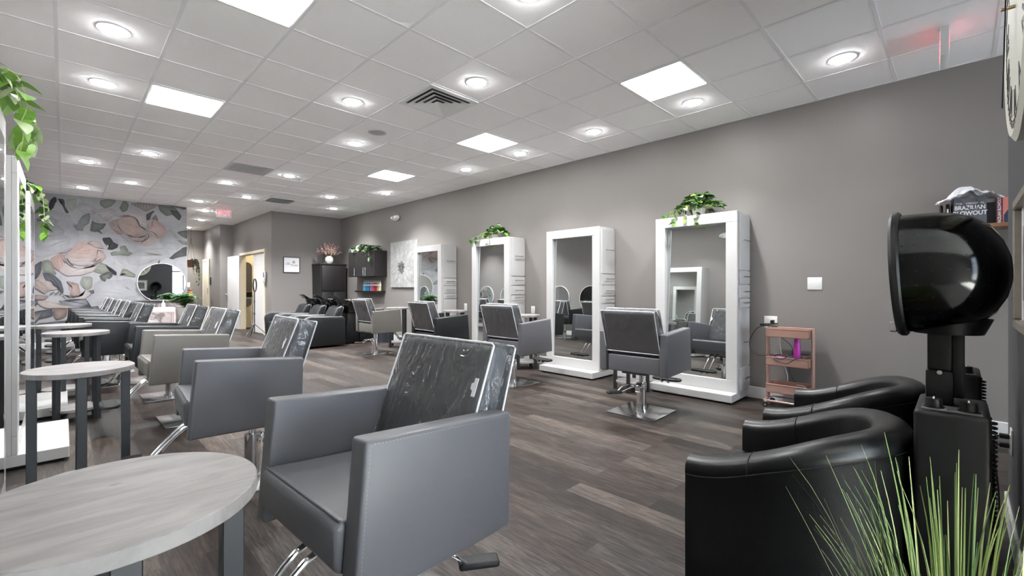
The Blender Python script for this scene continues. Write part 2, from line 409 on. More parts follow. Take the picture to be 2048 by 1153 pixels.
M_WALL = pbr('grey_wall_paint', srgb((131, 126, 123)), .48, spec=.35, nscale=3, namt=.03, bump=.06, bscale=260)
M_WALLD = pbr('dark_partition_paint', srgb((84, 84, 88)), .5, spec=.3, nscale=3, namt=.03, bump=.06, bscale=260)
M_BLOCK = pbr('painted_block_wall', srgb((128, 122, 116)), .55, nscale=3, namt=.04, bump=.25, bscale=60)
M_BASEB = pbr('white_trim_paint', srgb((214, 214, 214)), .4, nscale=8, namt=.02)
M_TILE = pbr('ceiling_tile', srgb((252, 250, 250)), .9, spec=.1, nscale=60, namt=.02, bump=.35, bscale=420)
M_GRID = pbr('ceiling_grid_paint', srgb((236, 235, 236)), .5, spec=.3)
M_WHITE = pbr('white_laminate', srgb((192, 191, 190)), .28, spec=.5, nscale=4, namt=.015)
M_WHITEP = pbr('white_plastic', srgb((228, 228, 226)), .35)
M_CHROME = pbr('chrome', (.80, .80, .81), .10, 1.0, nscale=10, namt=.03)
M_STEEL = pbr('brushed_steel', (.56, .56, .55), .22, 1.0, nscale=3, namt=.05, rvar=.03)
M_BLKMET = pbr('black_powder_coat', srgb((40, 42, 46)), .42, nscale=30, namt=.1)
M_BLKPL = pbr('black_plastic', srgb((15, 15, 16)), .42, spec=.35, nscale=40, namt=.1, bump=.05, bscale=500)
M_RUBBER = pbr('black_rubber', srgb((26, 26, 27)), .6, bump=.2, bscale=200)
M_GREYLEA = pbr('grey_leatherette', srgb((94, 94, 98)), .38, spec=.45, nscale=5, namt=.035, bump=.10, bscale=300, rvar=.05)
M_GREYSHADE = pbr('shaded_grey_leatherette', srgb((92, 92, 96)), .38, spec=.45, nscale=5, namt=.035, bump=.10, bscale=300, rvar=.05)  # copy of the grey leatherette, shade of the right-hand chairs put into the colour
M_TAUPELEA = pbr('taupe_leatherette', srgb((108, 105, 100)), .40, spec=.45, nscale=5, namt=.035, bump=.10, bscale=300, rvar=.05)
M_BLKLEA = pbr('black_leatherette', srgb((26, 28, 30)), .36, spec=.5, nscale=5, namt=.06, bump=.12, bscale=240, rvar=.06)
M_TUBLEA = pbr('black_tub_leather', srgb((12, 12, 13)), .36, spec=.4, nscale=6, namt=.08, bump=.14, bscale=160, rvar=.07)
M_STITCH = pbr('pale_stitching', srgb((150, 150, 152)), .7)
M_PIPING = pbr('white_vinyl_piping', srgb((225, 226, 230)), .3)
M_BLKWOOD = pbr('black_brown_veneer', srgb((30, 27, 27)), .45, nscale=14, namt=.25, stretch=(1, 1, .08))
M_ROSE = pbr('rose_gold_paint', srgb((176, 140, 128)), .33, metal=.3, nscale=10, namt=.03)
M_PINK = pbr('pale_pink_paint', srgb((222, 196, 194)), .4)
M_MAGENTA = pbr('magenta_plastic', srgb((190, 50, 168)), .35)
M_PURPLE = pbr('mauve_plastic', srgb((165, 110, 170)), .4, nscale=50, namt=.2)
M_LEAF = pbr('pothos_leaf', srgb((52, 88, 38)), .42, nscale=14, namt=.55)
M_LEAFL = pbr('young_pothos_leaf', srgb((112, 158, 56)), .42, nscale=12, namt=.40)
M_LEAFW = pbr('cream_edged_leaf', srgb((168, 186, 138)), .42, nscale=24, namt=.35)
M_LEAFD = pbr('eucalyptus_leaf', srgb((82, 108, 84)), .5, nscale=14, namt=.45)
M_FERN = pbr('fern_leaf', srgb((52, 92, 42)), .5, nscale=14, namt=.5)
M_GRASS = pbr('grass_blade', srgb((118, 142, 74)), .5, nscale=7, namt=.35)
M_STEM = pbr('pale_stem', srgb((168, 178, 118)), .5)
M_CERAM = pbr('white_ceramic', srgb((226, 222, 216)), .3, nscale=12, namt=.03)
M_TERRA = pbr('brown_pot', srgb((118, 92, 72)), .6, nscale=10, namt=.15)
M_GPOT = pbr('grey_concrete_pot', srgb((128, 127, 125)), .7, nscale=12, namt=.12)
M_SOIL = pbr('potting_soil', srgb((54, 42, 34)), .9, nscale=40, namt=.4, bump=.5, bscale=80)
M_CREAM = pbr('cream_door_paint', srgb((222, 212, 190)), .45, nscale=4, namt=.02)
M_GDOOR = pbr('light_grey_door_paint', srgb((206, 204, 203)), .45, nscale=4, namt=.02)
M_ROOM = pbr('warm_cream_paint', srgb((236, 224, 192)), .6, nscale=4, namt=.02)
M_TRIMSIL = pbr('silver_wood_moulding', srgb((150, 142, 130)), .45, metal=.3, nscale=20, namt=.2, stretch=(6, 1, 1))
M_PAPER = pbr('white_paper', srgb((232, 232, 236)), .7, nscale=20, namt=.03, bump=.2, bscale=90)
M_BAG = pbr('slate_grey_card', srgb((92, 93, 99)), .5, nscale=8, namt=.04)
M_BAGD = pbr('charcoal_card', srgb((80, 80, 85)), .5, nscale=8, namt=.04)
M_PRINTW = pbr('white_print', srgb((236, 236, 236)), .6)
M_BOX = pbr('plum_card', srgb((112, 52, 64)), .45, nscale=5, namt=.15)
M_SALMON = pbr('salmon_print', srgb((214, 132, 122)), .45, nscale=9, namt=.1)
M_SKIN = pbr('printed_skin_tone', srgb((196, 146, 118)), .5)
M_HAIR = pbr('printed_dark_hair', srgb((52, 34, 30)), .5)
M_NAVY = pbr('printed_navy', srgb((44, 60, 84)), .5)
M_WOODE = pbr('brown_wood_edge', srgb((132, 98, 70)), .5, nscale=10, namt=.2, stretch=(6, 1, 1))
M_RED = pbr('red_enamel', srgb((186, 34, 30)), .3)
M_YELLOW = pbr('yellow_tag', srgb((226, 180, 50)), .5)
M_CLOCKF = pbr('cream_clock_face', srgb((226, 226, 212)), .5, nscale=4, namt=.03)
M_NUM = pbr('clock_black_ink', srgb((44, 44, 42)), .5)
M_BRASS = pbr('aged_brass', (.55, .40, .22), .3, 1.0)
M_BASIN = pbr('gloss_black_ceramic', srgb((14, 14, 15)), .08, spec=.6, coat=.5)
M_BIN = pbr('slate_bin_plastic', srgb((58, 62, 70)), .35)
M_PHOTO = pbr('black_and_white_photo', srgb((120, 120, 122)), .35, nscale=7, namt=.9)
M_CLOTH = pbr('cream_towel', srgb((236, 232, 222)), .8, bump=.3, bscale=90)

def mirror_mat():
    c = NT('mirror_glass'); p = c.n('ShaderNodeBsdfPrincipled'); c.l(p.outputs[0], c.out.inputs[0])
    p.inputs['Metallic'].default_value = 1; p.inputs['Roughness'].default_value = 0.0
    co = c.n('ShaderNodeTexCoord'); ns = c.n('ShaderNodeTexNoise'); ns.inputs['Scale'].default_value = 1.5
    c.l(co.outputs['Object'], ns.inputs['Vector'])
    mx = c.n('ShaderNodeMix', data_type='RGBA'); mx.inputs[6].default_value = (.70, .735, .73, 1); mx.inputs[7].default_value = (.74, .77, .765, 1)
    c.l(ns.outputs['Fac'], mx.inputs[0]); c.l(mx.outputs[2], p.inputs['Base Color'])
    return c.m
M_MIRROR = mirror_mat()

def vinyl_mat(name='clear_vinyl', body=.07):
    """clear plastic film: see-through, with sharp wrinkled highlights and a faint milky body"""
    c = NT(name)
    tr = c.n('ShaderNodeBsdfTransparent'); tr.inputs[0].default_value = (.95, .955, .965, 1)
    gl = c.n('ShaderNodeBsdfGlossy'); gl.inputs['Roughness'].default_value = .09
    df = c.n('ShaderNodeBsdfDiffuse'); df.inputs[0].default_value = (.8, .81, .84, 1)
    co = c.n('ShaderNodeTexCoord'); mp = c.n('ShaderNodeMapping'); mp.inputs['Scale'].default_value = (1.0, 1.5, .55); mp.inputs['Rotation'].default_value = (R(28), 0, 0)
    c.l(co.outputs['Object'], mp.inputs[0])
    ns = c.n('ShaderNodeTexNoise'); ns.inputs['Scale'].default_value = 7; ns.inputs['Detail'].default_value = 2.5; ns.inputs['Distortion'].default_value = 2.2
    c.l(mp.outputs[0], ns.inputs['Vector'])
    bp = c.n('ShaderNodeBump'); bp.inputs['Strength'].default_value = 1.0; bp.inputs['Distance'].default_value = .03
    c.l(ns.outputs['Fac'], bp.inputs['Height']); c.l(bp.outputs[0], gl.inputs['Normal'])
    fr = c.n('ShaderNodeFresnel'); fr.inputs['IOR'].default_value = 1.85; c.l(bp.outputs[0], fr.inputs['Normal'])
    m1 = c.n('ShaderNodeMixShader'); c.l(fr.outputs[0], m1.inputs[0]); c.l(tr.outputs[0], m1.inputs[1]); c.l(gl.outputs[0], m1.inputs[2])
    m2 = c.n('ShaderNodeMixShader'); m2.inputs[0].default_value = body
    c.l(m1.outputs[0], m2.inputs[1]); c.l(df.outputs[0], m2.inputs[2]); c.l(m2.outputs[0], c.out.inputs[0])
    return c.m
M_VINYL = vinyl_mat()

def smoke_mat():
    c = NT('smoked_acrylic')
    tr = c.n('ShaderNodeBsdfTransparent'); tr.inputs[0].default_value = (.12, .115, .11, 1)
    gl = c.n('ShaderNodeBsdfGlossy'); gl.inputs['Roughness'].default_value = .06
    co = c.n('ShaderNodeTexCoord'); ns = c.n('ShaderNodeTexNoise'); ns.inputs['Scale'].default_value = 3
    c.l(co.outputs['Object'], ns.inputs['Vector'])
    mr = c.n('ShaderNodeMapRange'); mr.inputs[3].default_value = .08; mr.inputs[4].default_value = .16
    c.l(ns.outputs['Fac'], mr.inputs[0]); c.l(mr.outputs[0], gl.inputs['Roughness'])
    fr = c.n('ShaderNodeFresnel'); fr.inputs['IOR'].default_value = 1.45
    m1 = c.n('ShaderNodeMixShader'); c.l(fr.outputs[0], m1.inputs[0]); c.l(tr.outputs[0], m1.inputs[1]); c.l(gl.outputs[0], m1.inputs[2])
    c.l(m1.outputs[0], c.out.inputs[0]); return c.m
M_SMOKE = smoke_mat()

def glass_mat():
    c = NT('window_glass'); tr = c.n('ShaderNodeBsdfTransparent'); tr.inputs[0].default_value = (.94, .96, .96, 1)
    gl = c.n('ShaderNodeBsdfGlossy'); gl.inputs['Roughness'].default_value = .01
    co = c.n('ShaderNodeTexCoord'); ns = c.n('ShaderNodeTexNoise'); c.l(co.outputs['Object'], ns.inputs['Vector'])
    mr = c.n('ShaderNodeMapRange'); mr.inputs[3].default_value = .05; mr.inputs[4].default_value = .07
    c.l(ns.outputs['Fac'], mr.inputs[0])
    m1 = c.n('ShaderNodeMixShader'); c.l(mr.outputs[0], m1.inputs[0]); c.l(tr.outputs[0], m1.inputs[1]); c.l(gl.outputs[0], m1.inputs[2])
    c.l(m1.outputs[0], c.out.inputs[0]); return c.m
M_GLASS = glass_mat()

def floor_mat():
    c = NT('grey_brown_vinyl_plank'); p = c.n('ShaderNodeBsdfPrincipled'); c.l(p.outputs[0], c.out.inputs[0])
    co = c.n('ShaderNodeTexCoord'); mp = c.n('ShaderNodeMapping')
    mp.inputs['Rotation'].default_value = (0, 0, R(90)); c.l(co.outputs['Object'], mp.inputs[0])
    br = c.n('ShaderNodeTexBrick'); br.offset = .37; br.offset_frequency = 2
    c.set(br, Scale=1.0, Mortar_Size=.0011, Mortar_Smooth=.2, Bias=0.0, Brick_Width=1.22, Row_Height=.152)
    br.inputs['Color1'].default_value = (0, 0, 0, 1); br.inputs['Color2'].default_value = (1, 1, 1, 1); br.inputs['Mortar'].default_value = (.5, .5, .5, 1)
    c.l(mp.outputs[0], br.inputs['Vector'])
    # grain shifted plank by plank
    sh = c.n('ShaderNodeVectorMath', operation='MULTIPLY_ADD'); sh.inputs[1].default_value = (7.3, 3.1, 5.7)
    c.l(br.outputs['Color'], sh.inputs[0]); c.l(mp.outputs[0], sh.inputs[2])
    g = c.n('ShaderNodeMapping'); g.inputs['Scale'].default_value = (1.9, 10.0, 1); c.l(sh.outputs[0], g.inputs[0])
    n1 = c.n('ShaderNodeTexNoise'); c.set(n1, Scale=2.2, Detail=9.0, Roughness=.62, Distortion=.7); c.l(g.outputs[0], n1.inputs['Vector'])
    g2 = c.n('ShaderNodeMapping'); g2.inputs['Scale'].default_value = (3.5, 42.0, 1); c.l(sh.outputs[0], g2.inputs[0])
    n2 = c.n('ShaderNodeTexNoise'); c.set(n2, Scale=2.0, Detail=5.0, Roughness=.7, Distortion=.25); c.l(g2.outputs[0], n2.inputs['Vector'])
    base = c.n('ShaderNodeValToRGB'); e = base.color_ramp.elements
    e[0].color = (*srgb((34, 28, 25)), 1); e[1].color = (*srgb((86, 77, 71)), 1)
    x = e.new(.35); x.color = (*srgb((60, 51, 46)), 1); x = e.new(.7); x.color = (*srgb((64, 59, 56)), 1)
    c.l(br.outputs['Color'], base.inputs[0])
    r1 = c.n('ShaderNodeValToRGB'); e = r1.color_ramp.elements
    e[0].position = .34; e[0].color = (.36, .35, .35, 1); e[1].position = .66; e[1].color = (1.35, 1.34, 1.33, 1)
    c.l(n1.outputs['Fac'], r1.inputs[0])
    mu = c.n('ShaderNodeMix', data_type='RGBA', blend_type='MULTIPLY'); mu.inputs[0].default_value = .85
    c.l(base.outputs[0], mu.inputs[6]); c.l(r1.outputs[0], mu.inputs[7])
    r2 = c.n('ShaderNodeValToRGB'); e = r2.color_ramp.elements
    e[0].position = .38; e[0].color = (.36, .34, .33, 1); e[1].position = .62; e[1].color = (1.35, 1.33, 1.31, 1)
    c.l(n2.outputs['Fac'], r2.inputs[0])
    m2 = c.n('ShaderNodeMix', data_type='RGBA', blend_type='MULTIPLY'); m2.inputs[0].default_value = .9
    c.l(mu.outputs[2], m2.inputs[6]); c.l(r2.outputs[0], m2.inputs[7])
    m3 = c.n('ShaderNodeMix', data_type='RGBA'); m3.inputs[7].default_value = (.02, .017, .015, 1)
    c.l(br.outputs['Fac'], m3.inputs[0]); c.l(m2.outputs[2], m3.inputs[6]); c.l(m3.outputs[2], p.inputs['Base Color'])
    mr = c.n('ShaderNodeMapRange'); mr.inputs[3].default_value = .38; mr.inputs[4].default_value = .56; p.inputs['Specular IOR Level'].default_value = .25
    c.l(n1.outputs['Fac'], mr.inputs[0]); c.l(mr.outputs[0], p.inputs['Roughness'])
    bp = c.n('ShaderNodeBump'); bp.inputs['Strength'].default_value = .12; bp.inputs['Distance'].default_value = .002
    c.l(n2.outputs['Fac'], bp.inputs['Height']); c.l(bp.outputs[0], p.inputs['Normal'])
    return c.m
M_FLOOR = floor_mat()

def tabletop_mat():
    c = NT('weathered_grey_laminate'); p = c.n('ShaderNodeBsdfPrincipled'); c.l(p.outputs[0], c.out.inputs[0])
    p.inputs['Roughness'].default_value = .48
    co = c.n('ShaderNodeTexCoord'); mp = c.n('ShaderNodeMapping'); mp.inputs['Scale'].default_value = (2.0, 9, 2)
    mp.inputs['Rotation'].default_value = (0, 0, R(35)); c.l(co.outputs['Object'], mp.inputs[0])
    n1 = c.n('ShaderNodeTexNoise'); c.set(n1, Scale=2.4, Detail=8.0, Roughness=.6, Distortion=.5); c.l(mp.outputs[0], n1.inputs['Vector'])
    r1 = c.n('ShaderNodeValToRGB'); e = r1.color_ramp.elements
    e[0].position = .28; e[0].color = (*srgb((116, 112, 111)), 1); e[1].position = .62; e[1].color = (*srgb((148, 144, 143)), 1)
    c.l(n1.outputs['Fac'], r1.inputs[0])
    mp2 = c.n('ShaderNodeMapping'); mp2.inputs['Scale'].default_value = (7, 26, 7); mp2.inputs['Rotation'].default_value = (0, 0, R(35)); c.l(co.outputs['Object'], mp2.inputs[0])
    n2 = c.n('ShaderNodeTexNoise'); c.set(n2, Scale=1.6, Detail=3.0, Roughness=.5); c.l(mp2.outputs[0], n2.inputs['Vector'])
    r2 = c.n('ShaderNodeValToRGB'); e = r2.color_ramp.elements
    e[0].position = .24; e[0].color = (.40, .40, .40, 1); e[1].position = .33; e[1].color = (1, 1, 1, 1)
    c.l(n2.outputs['Fac'], r2.inputs[0])
    m = c.n('ShaderNodeMix', data_type='RGBA', blend_type='MULTIPLY'); m.inputs[0].default_value = .8
    c.l(r1.outputs[0], m.inputs[6]); c.l(r2.outputs[0], m.inputs[7]); c.l(m.outputs[2], p.inputs['Base Color'])
    return c.m
M_TABLE = tabletop_mat()

def marble_mat():
    c = NT('pink_grey_marble'); p = c.n('ShaderNodeBsdfPrincipled'); c.l(p.outputs[0], c.out.inputs[0]); p.inputs['Roughness'].default_value = .25
    co = c.n('ShaderNodeTexCoord'); n1 = c.n('ShaderNodeTexNoise'); c.set(n1, Scale=2.6, Detail=8.0, Roughness=.6, Distortion=2.2); c.l(co.outputs['Object'], n1.inputs['Vector'])
    r1 = c.n('ShaderNodeValToRGB'); e = r1.color_ramp.elements
    e[0].position = .40; e[0].color = (*srgb((190, 180, 176)), 1); e[1].position = .62; e[1].color = (*srgb((196, 188, 185)), 1)
    x = e.new(.5); x.color = (*srgb((112, 104, 102)), 1)
    c.l(n1.outputs['Fac'], r1.inputs[0]); c.l(r1.outputs[0], p.inputs['Base Color']); return c.m
M_MARBLE = marble_mat()

def print_mat(name, rough=.6, namt=.10, gain=1.0, scale=9.0, stretch=(1, 1, 1), bump=0.0, gamma=1.0):
    """printed picture: colours stored on the mesh, broken up by procedural brush noise"""
    c = NT(name); p = c.n('ShaderNodeBsdfPrincipled'); c.l(p.outputs[0], c.out.inputs[0]); p.inputs['Roughness'].default_value = rough
    p.inputs['Specular IOR Level'].default_value = .25
    at = c.n('ShaderNodeVertexColor'); at.layer_name = 'Col'
    co = c.n('ShaderNodeTexCoord'); mp = c.n('ShaderNodeMapping'); mp.inputs['Scale'].default_value = stretch; c.l(co.outputs['Object'], mp.inputs[0])
    ns = c.n('ShaderNodeTexNoise'); c.set(ns, Scale=scale, Detail=7.0, Roughness=.62, Distortion=1.3); c.l(mp.outputs[0], ns.inputs['Vector'])
    mr = c.n('ShaderNodeMapRange'); mr.inputs[1].default_value = .3; mr.inputs[2].default_value = .7; mr.inputs[3].default_value = gain*(1-namt); mr.inputs[4].default_value = gain*(1+namt*.6)
    c.l(ns.outputs['Fac'], mr.inputs[0])
    mx = c.n('ShaderNodeMix', data_type='RGBA', blend_type='MULTIPLY'); mx.inputs[0].default_value = 1
    gm = c.n('ShaderNodeGamma'); gm.inputs[1].default_value = gamma; c.l(at.outputs[0], gm.inputs[0])
    c.l(gm.outputs[0], mx.inputs[6]); c.l(mr.outputs[0], mx.inputs[7]); c.l(mx.outputs[2], p.inputs['Base Color'])
    if bump:
        bp = c.n('ShaderNodeBump'); bp.inputs['Strength'].default_value = bump; bp.inputs['Distance'].default_value = .006
        c.l(ns.outputs['Fac'], bp.inputs['Height']); c.l(bp.outputs[0], p.inputs['Normal'])
    return c.m
M_MURAL = print_mat('floral_wallpaper_print', .55, .15, .72, 3.2, gamma=1.4)
M_CANVAS = print_mat('dahlia_canvas_paint', .6, .13, .9, 6.0, bump=.5)
M_PANEL = emit('led_panel_glow', (1.0, .985, .96), PANEL_L)
M_DOWN = emit('downlight_glow', (.96, .98, 1.0), DOWN_L)
M_EXIT = emit('exit_red_glow', (1.0, .10, .14), 1.1)
# ---------------------------------------------------------------- the setting
struct('floor', MB().box(XL-.12, W+.12, YF-.12, 18.0, -.10, 0), M_FLOOR)
struct('floor_bounce', MB().box(XL, W, YF, -.45, 0, .003), pbr('pale_bounce_floor', srgb((226, 222, 214)), .5, nscale=6, namt=.04))  # unseen pale slab added to bounce sunlight up to the ceiling
ceil_o = struct('ceiling', MB().box(XL-.12, W+.12, YF-.12, 18.0, HC, HC+.10), M_TILE)
GX = [-.04 + TILE*k for k in range(0, 10)]
GY = [1.63 + TILE*k for k in range(-7, 27)]
g = MB()
for x in GX: g.box(x-.012, x+.012, YF, 17.9, HC-.004, HC+.001)
for y in GY: g.box(XL, W, y-.012, y+.012, HC-.0035, HC+.001)
g.box(W-.022, W, YF, YB, HC-.004, HC+.001)
g.build('ceiling_grid', M_GRID, ceil_o)

wr = struct('wall_right', MB().box(W, W+.12, YF-.12, YB+.12, 0, HC), M_WALL)
struct('wall_left', MB().box(XL-.12, XL, YF-.12, YM+.12, 0, HC), M_WALL)
struct('wall_back', MB().box(3.63, W, YB, YB+.12, 0, HC), M_WALL)
wm = struct('wall_mural', MB().box(XL, 2.055, YM, YM+.12, 0, HC), M_BASEB)
struct('wall_partition', MB().box(1.94, 2.055, YM+.12, 17.9, 0, HC), M_BLOCK)
struct('wall_hall_end', MB().box(1.94, 3.42, 17.9, 18.0, 0, HC), M_BLOCK)
# hall wall with the wide doorway y 12.56..14.70
s = MB()
s.box(3.63, 3.75, YB+.12, 12.56, 0, HC); s.box(3.63, 3.75, 14.72, 15.72, 0, HC); s.box(3.63, 3.75, 12.56, 14.72, 2.14, HC)
struct('wall_hall_right', s, M_WALL)
struct('wall_hall_jog', MB().box(3.30, 3.63, 15.60, 15.72, 0, HC), M_WALL)
struct('wall_hall_far', MB().box(3.30, 3.42, 15.72, 17.9, 0, HC), M_WALL)
# warm lit room behind the doorway
struct('wall_room_end', MB().box(3.75, W, 15.30, 15.42, 0, HC), M_ROOM)
struct('wall_room_right', MB().box(W, W+.12, YB+.12, 15.42, 0, HC), M_ROOM)
# partition behind the camera
pn = struct('wall_near', MB().box(1.80, 3.57, YN-.13, YN, 0, HC), M_WALLD)

struct('wall_light_block', MB().box(2.72, 2.82, YF, YN-.13, 0, HC), M_BASEB)  # unseen divider added to keep entry light off the right wall
# baseboards
bb = [('baseboard_right', (W-.016, W, YF, YB)), ('baseboard_left', (XL, XL+.016, YN, YM)),
      ('baseboard_back', (3.63, W-.016, YB-.016, YB)), ('baseboard_mural', (XL+.016, 2.055, YM-.016, YM)),
      ('baseboard_near', (1.80, 3.57, YN, YN+.014))]
for n_, (a, b, c_, d) in bb: struct(n_, MB().box(a, b, c_, d, 0, .125, .004, 1), M_BASEB)

# unseen shop front, invented to supply daylight: two tall windows, glazed door between
fr = MB()
fr.box(XL, W, YF-.12, YF, 2.75, HC); fr.box(XL, W, YF-.12, YF, 0, .30)
for a, b in ((XL, -.3), (2.3, 2.95), (3.6, 3.7), (5.2, W)): fr.box(a, b, YF-.12, YF, .30, 2.75)
struct('wall_front', fr, M_WALLD)
for i, (a, b) in enumerate(((-.3, 2.3), (2.95, 3.6), (3.7, 5.2))):
    f = MB()
    f.box(a, b, YF-.09, YF-.03, .30, .36); f.box(a, b, YF-.09, YF-.03, 2.69, 2.75)
    f.box(a, a+.05, YF-.09, YF-.03, .36, 2.69); f.box(b-.05, b, YF-.09, YF-.03, .36, 2.69)
    f.box(a+.05, b-.05, YF-.08, YF-.04, 2.02, 2.08)
    k = 2 if b-a < 2 else 4
    for j in range(1, k):
        q = a+(b-a)*j/k; f.box(q-.02, q+.02, YF-.08, YF-.04, .36, 2.69)
    wo = struct('window_%d' % (i+1), f, M_BLKMET)
    MB().box(a+.04, b-.04, YF-.063, YF-.057, .34, 2.71).build('pane', M_GLASS, wo)
ld = bpy.data.lights.new('daylight_portal', 'AREA'); ld.shape = 'RECTANGLE'; ld.size = 5.7; ld.size_y = 2.5
ld.cycles.is_portal = True
lo = bpy.data.objects.new('daylight_portal', ld); lo.location = (2.4, YF-.16, 1.52); lo.rotation_euler = (R(90), 0, 0); COL.objects.link(lo)
lo.rotation_euler = (R(90), 0, 0)
aw = MB(); aw.box(2.35, W+.6, YF-1.5, YF-.12, 2.80, 2.88); aw.box(2.35, W+.6, YF-1.5, YF-1.46, 2.5, 2.80)  # unseen canopy added to keep direct sun out of the right windows
struct('sun_blocker', aw, M_BLKMET)
struct('ground_bounce', MB().box(-7, .3, -12, YF-.12, -.25, -.05), pbr('bounce_concrete', srgb((158, 158, 158)), .8, nscale=5, namt=.1))  # unseen ground, made pale on this side to bounce sun onto the ceiling
struct('ground_low_bounce', MB().box(.3, 12, -12, YF-.12, -.25, -.05), pbr('low_bounce_asphalt', srgb((52, 52, 54)), .9, nscale=40, namt=.3))  # unseen ground, made dark on this side to cut bounce at the right

# doorway casing, closed leaf, open leaf
cs = MB()
for (a, b, z0, z1) in ((12.50, 12.568, 0, 2.20), (14.708, 14.78, 0, 2.20), (12.568, 14.708, 2.13, 2.20)): cs.box(3.605, 3.76, a, b, z0, z1, .004, 1)
struct('trim_1', cs, M_CREAM)
d1 = struct('door_1', MB().box(3.66, 3.705, 12.575, 13.62, .01, 2.125, .003, 1), M_GDOOR)
h = MB()
for z in (.35, 1.1, 1.85): h.cyl((3.655, 12.572, z-.05), (3.655, 12.572, z+.05), .008, n=8)
h.build('hinge', M_STEEL, d1)
L = V((3.50, 15.58, 0)) - V((3.595, 14.70, 0))
Md = frame_M((3.595, 14.70, 0), (L.x, L.y, 0), (-L.y, L.x, 0))
d2 = struct('door_2', MB().box(0, L.length, -.02, .02, .01, 2.135, .003, 1, M=Md), M_GDOOR)
k = MB(); k.cyl((L.length-.06, -.03, 1.0), (L.length-.06, .05, 1.0), .012, n=10); k.sphere((L.length-.06, .07, 1.0), .028)
kk = k.build('door_knob', M_STEEL, d2); kk.matrix_local = Md
MB().box(-.01, .035, .018, .024, .38, .50, M=Md).build('hinge_plate', M_STEEL, d2)
# far hall door in its casing
d3 = struct('door_3', MB().box(3.275, 3.298, 17.0, 17.75, .01, 2.06, .003, 1), M_CREAM)
MB().box(3.262, 3.276, 17.05, 17.09, 1.0, 1.2).build('door_handle', M_STEEL, d3)
cs = MB()
for (a, b, z0, z1) in ((16.92, 17.0, 0, 2.14), (17.75, 17.83, 0, 2.14), (17.0, 17.75, 2.06, 2.14)): cs.box(3.265, 3.30, a, b, z0, z1, .004, 1)
struct('trim_2', cs, M_CREAM)
# warm lamp of the room behind the doorway
t = thing('ceiling_globe_lamp', 'small warm globe lamp on the ceiling of the cream room beyond the doorway', 'lamp', (4.3, 14.3, HC))
MB().lathe([(.0, -.13), (.07, -.12), (.11, -.07), (.11, -.03), (.07, 0), (0, 0)], 24).build('lamp_globe', emit('warm_glow', (1, .88, .68), 60.0), t)
MB().cyl((0, 0, -.02), (0, 0, 0), .12).build('lamp_base', M_WHITEP, t)

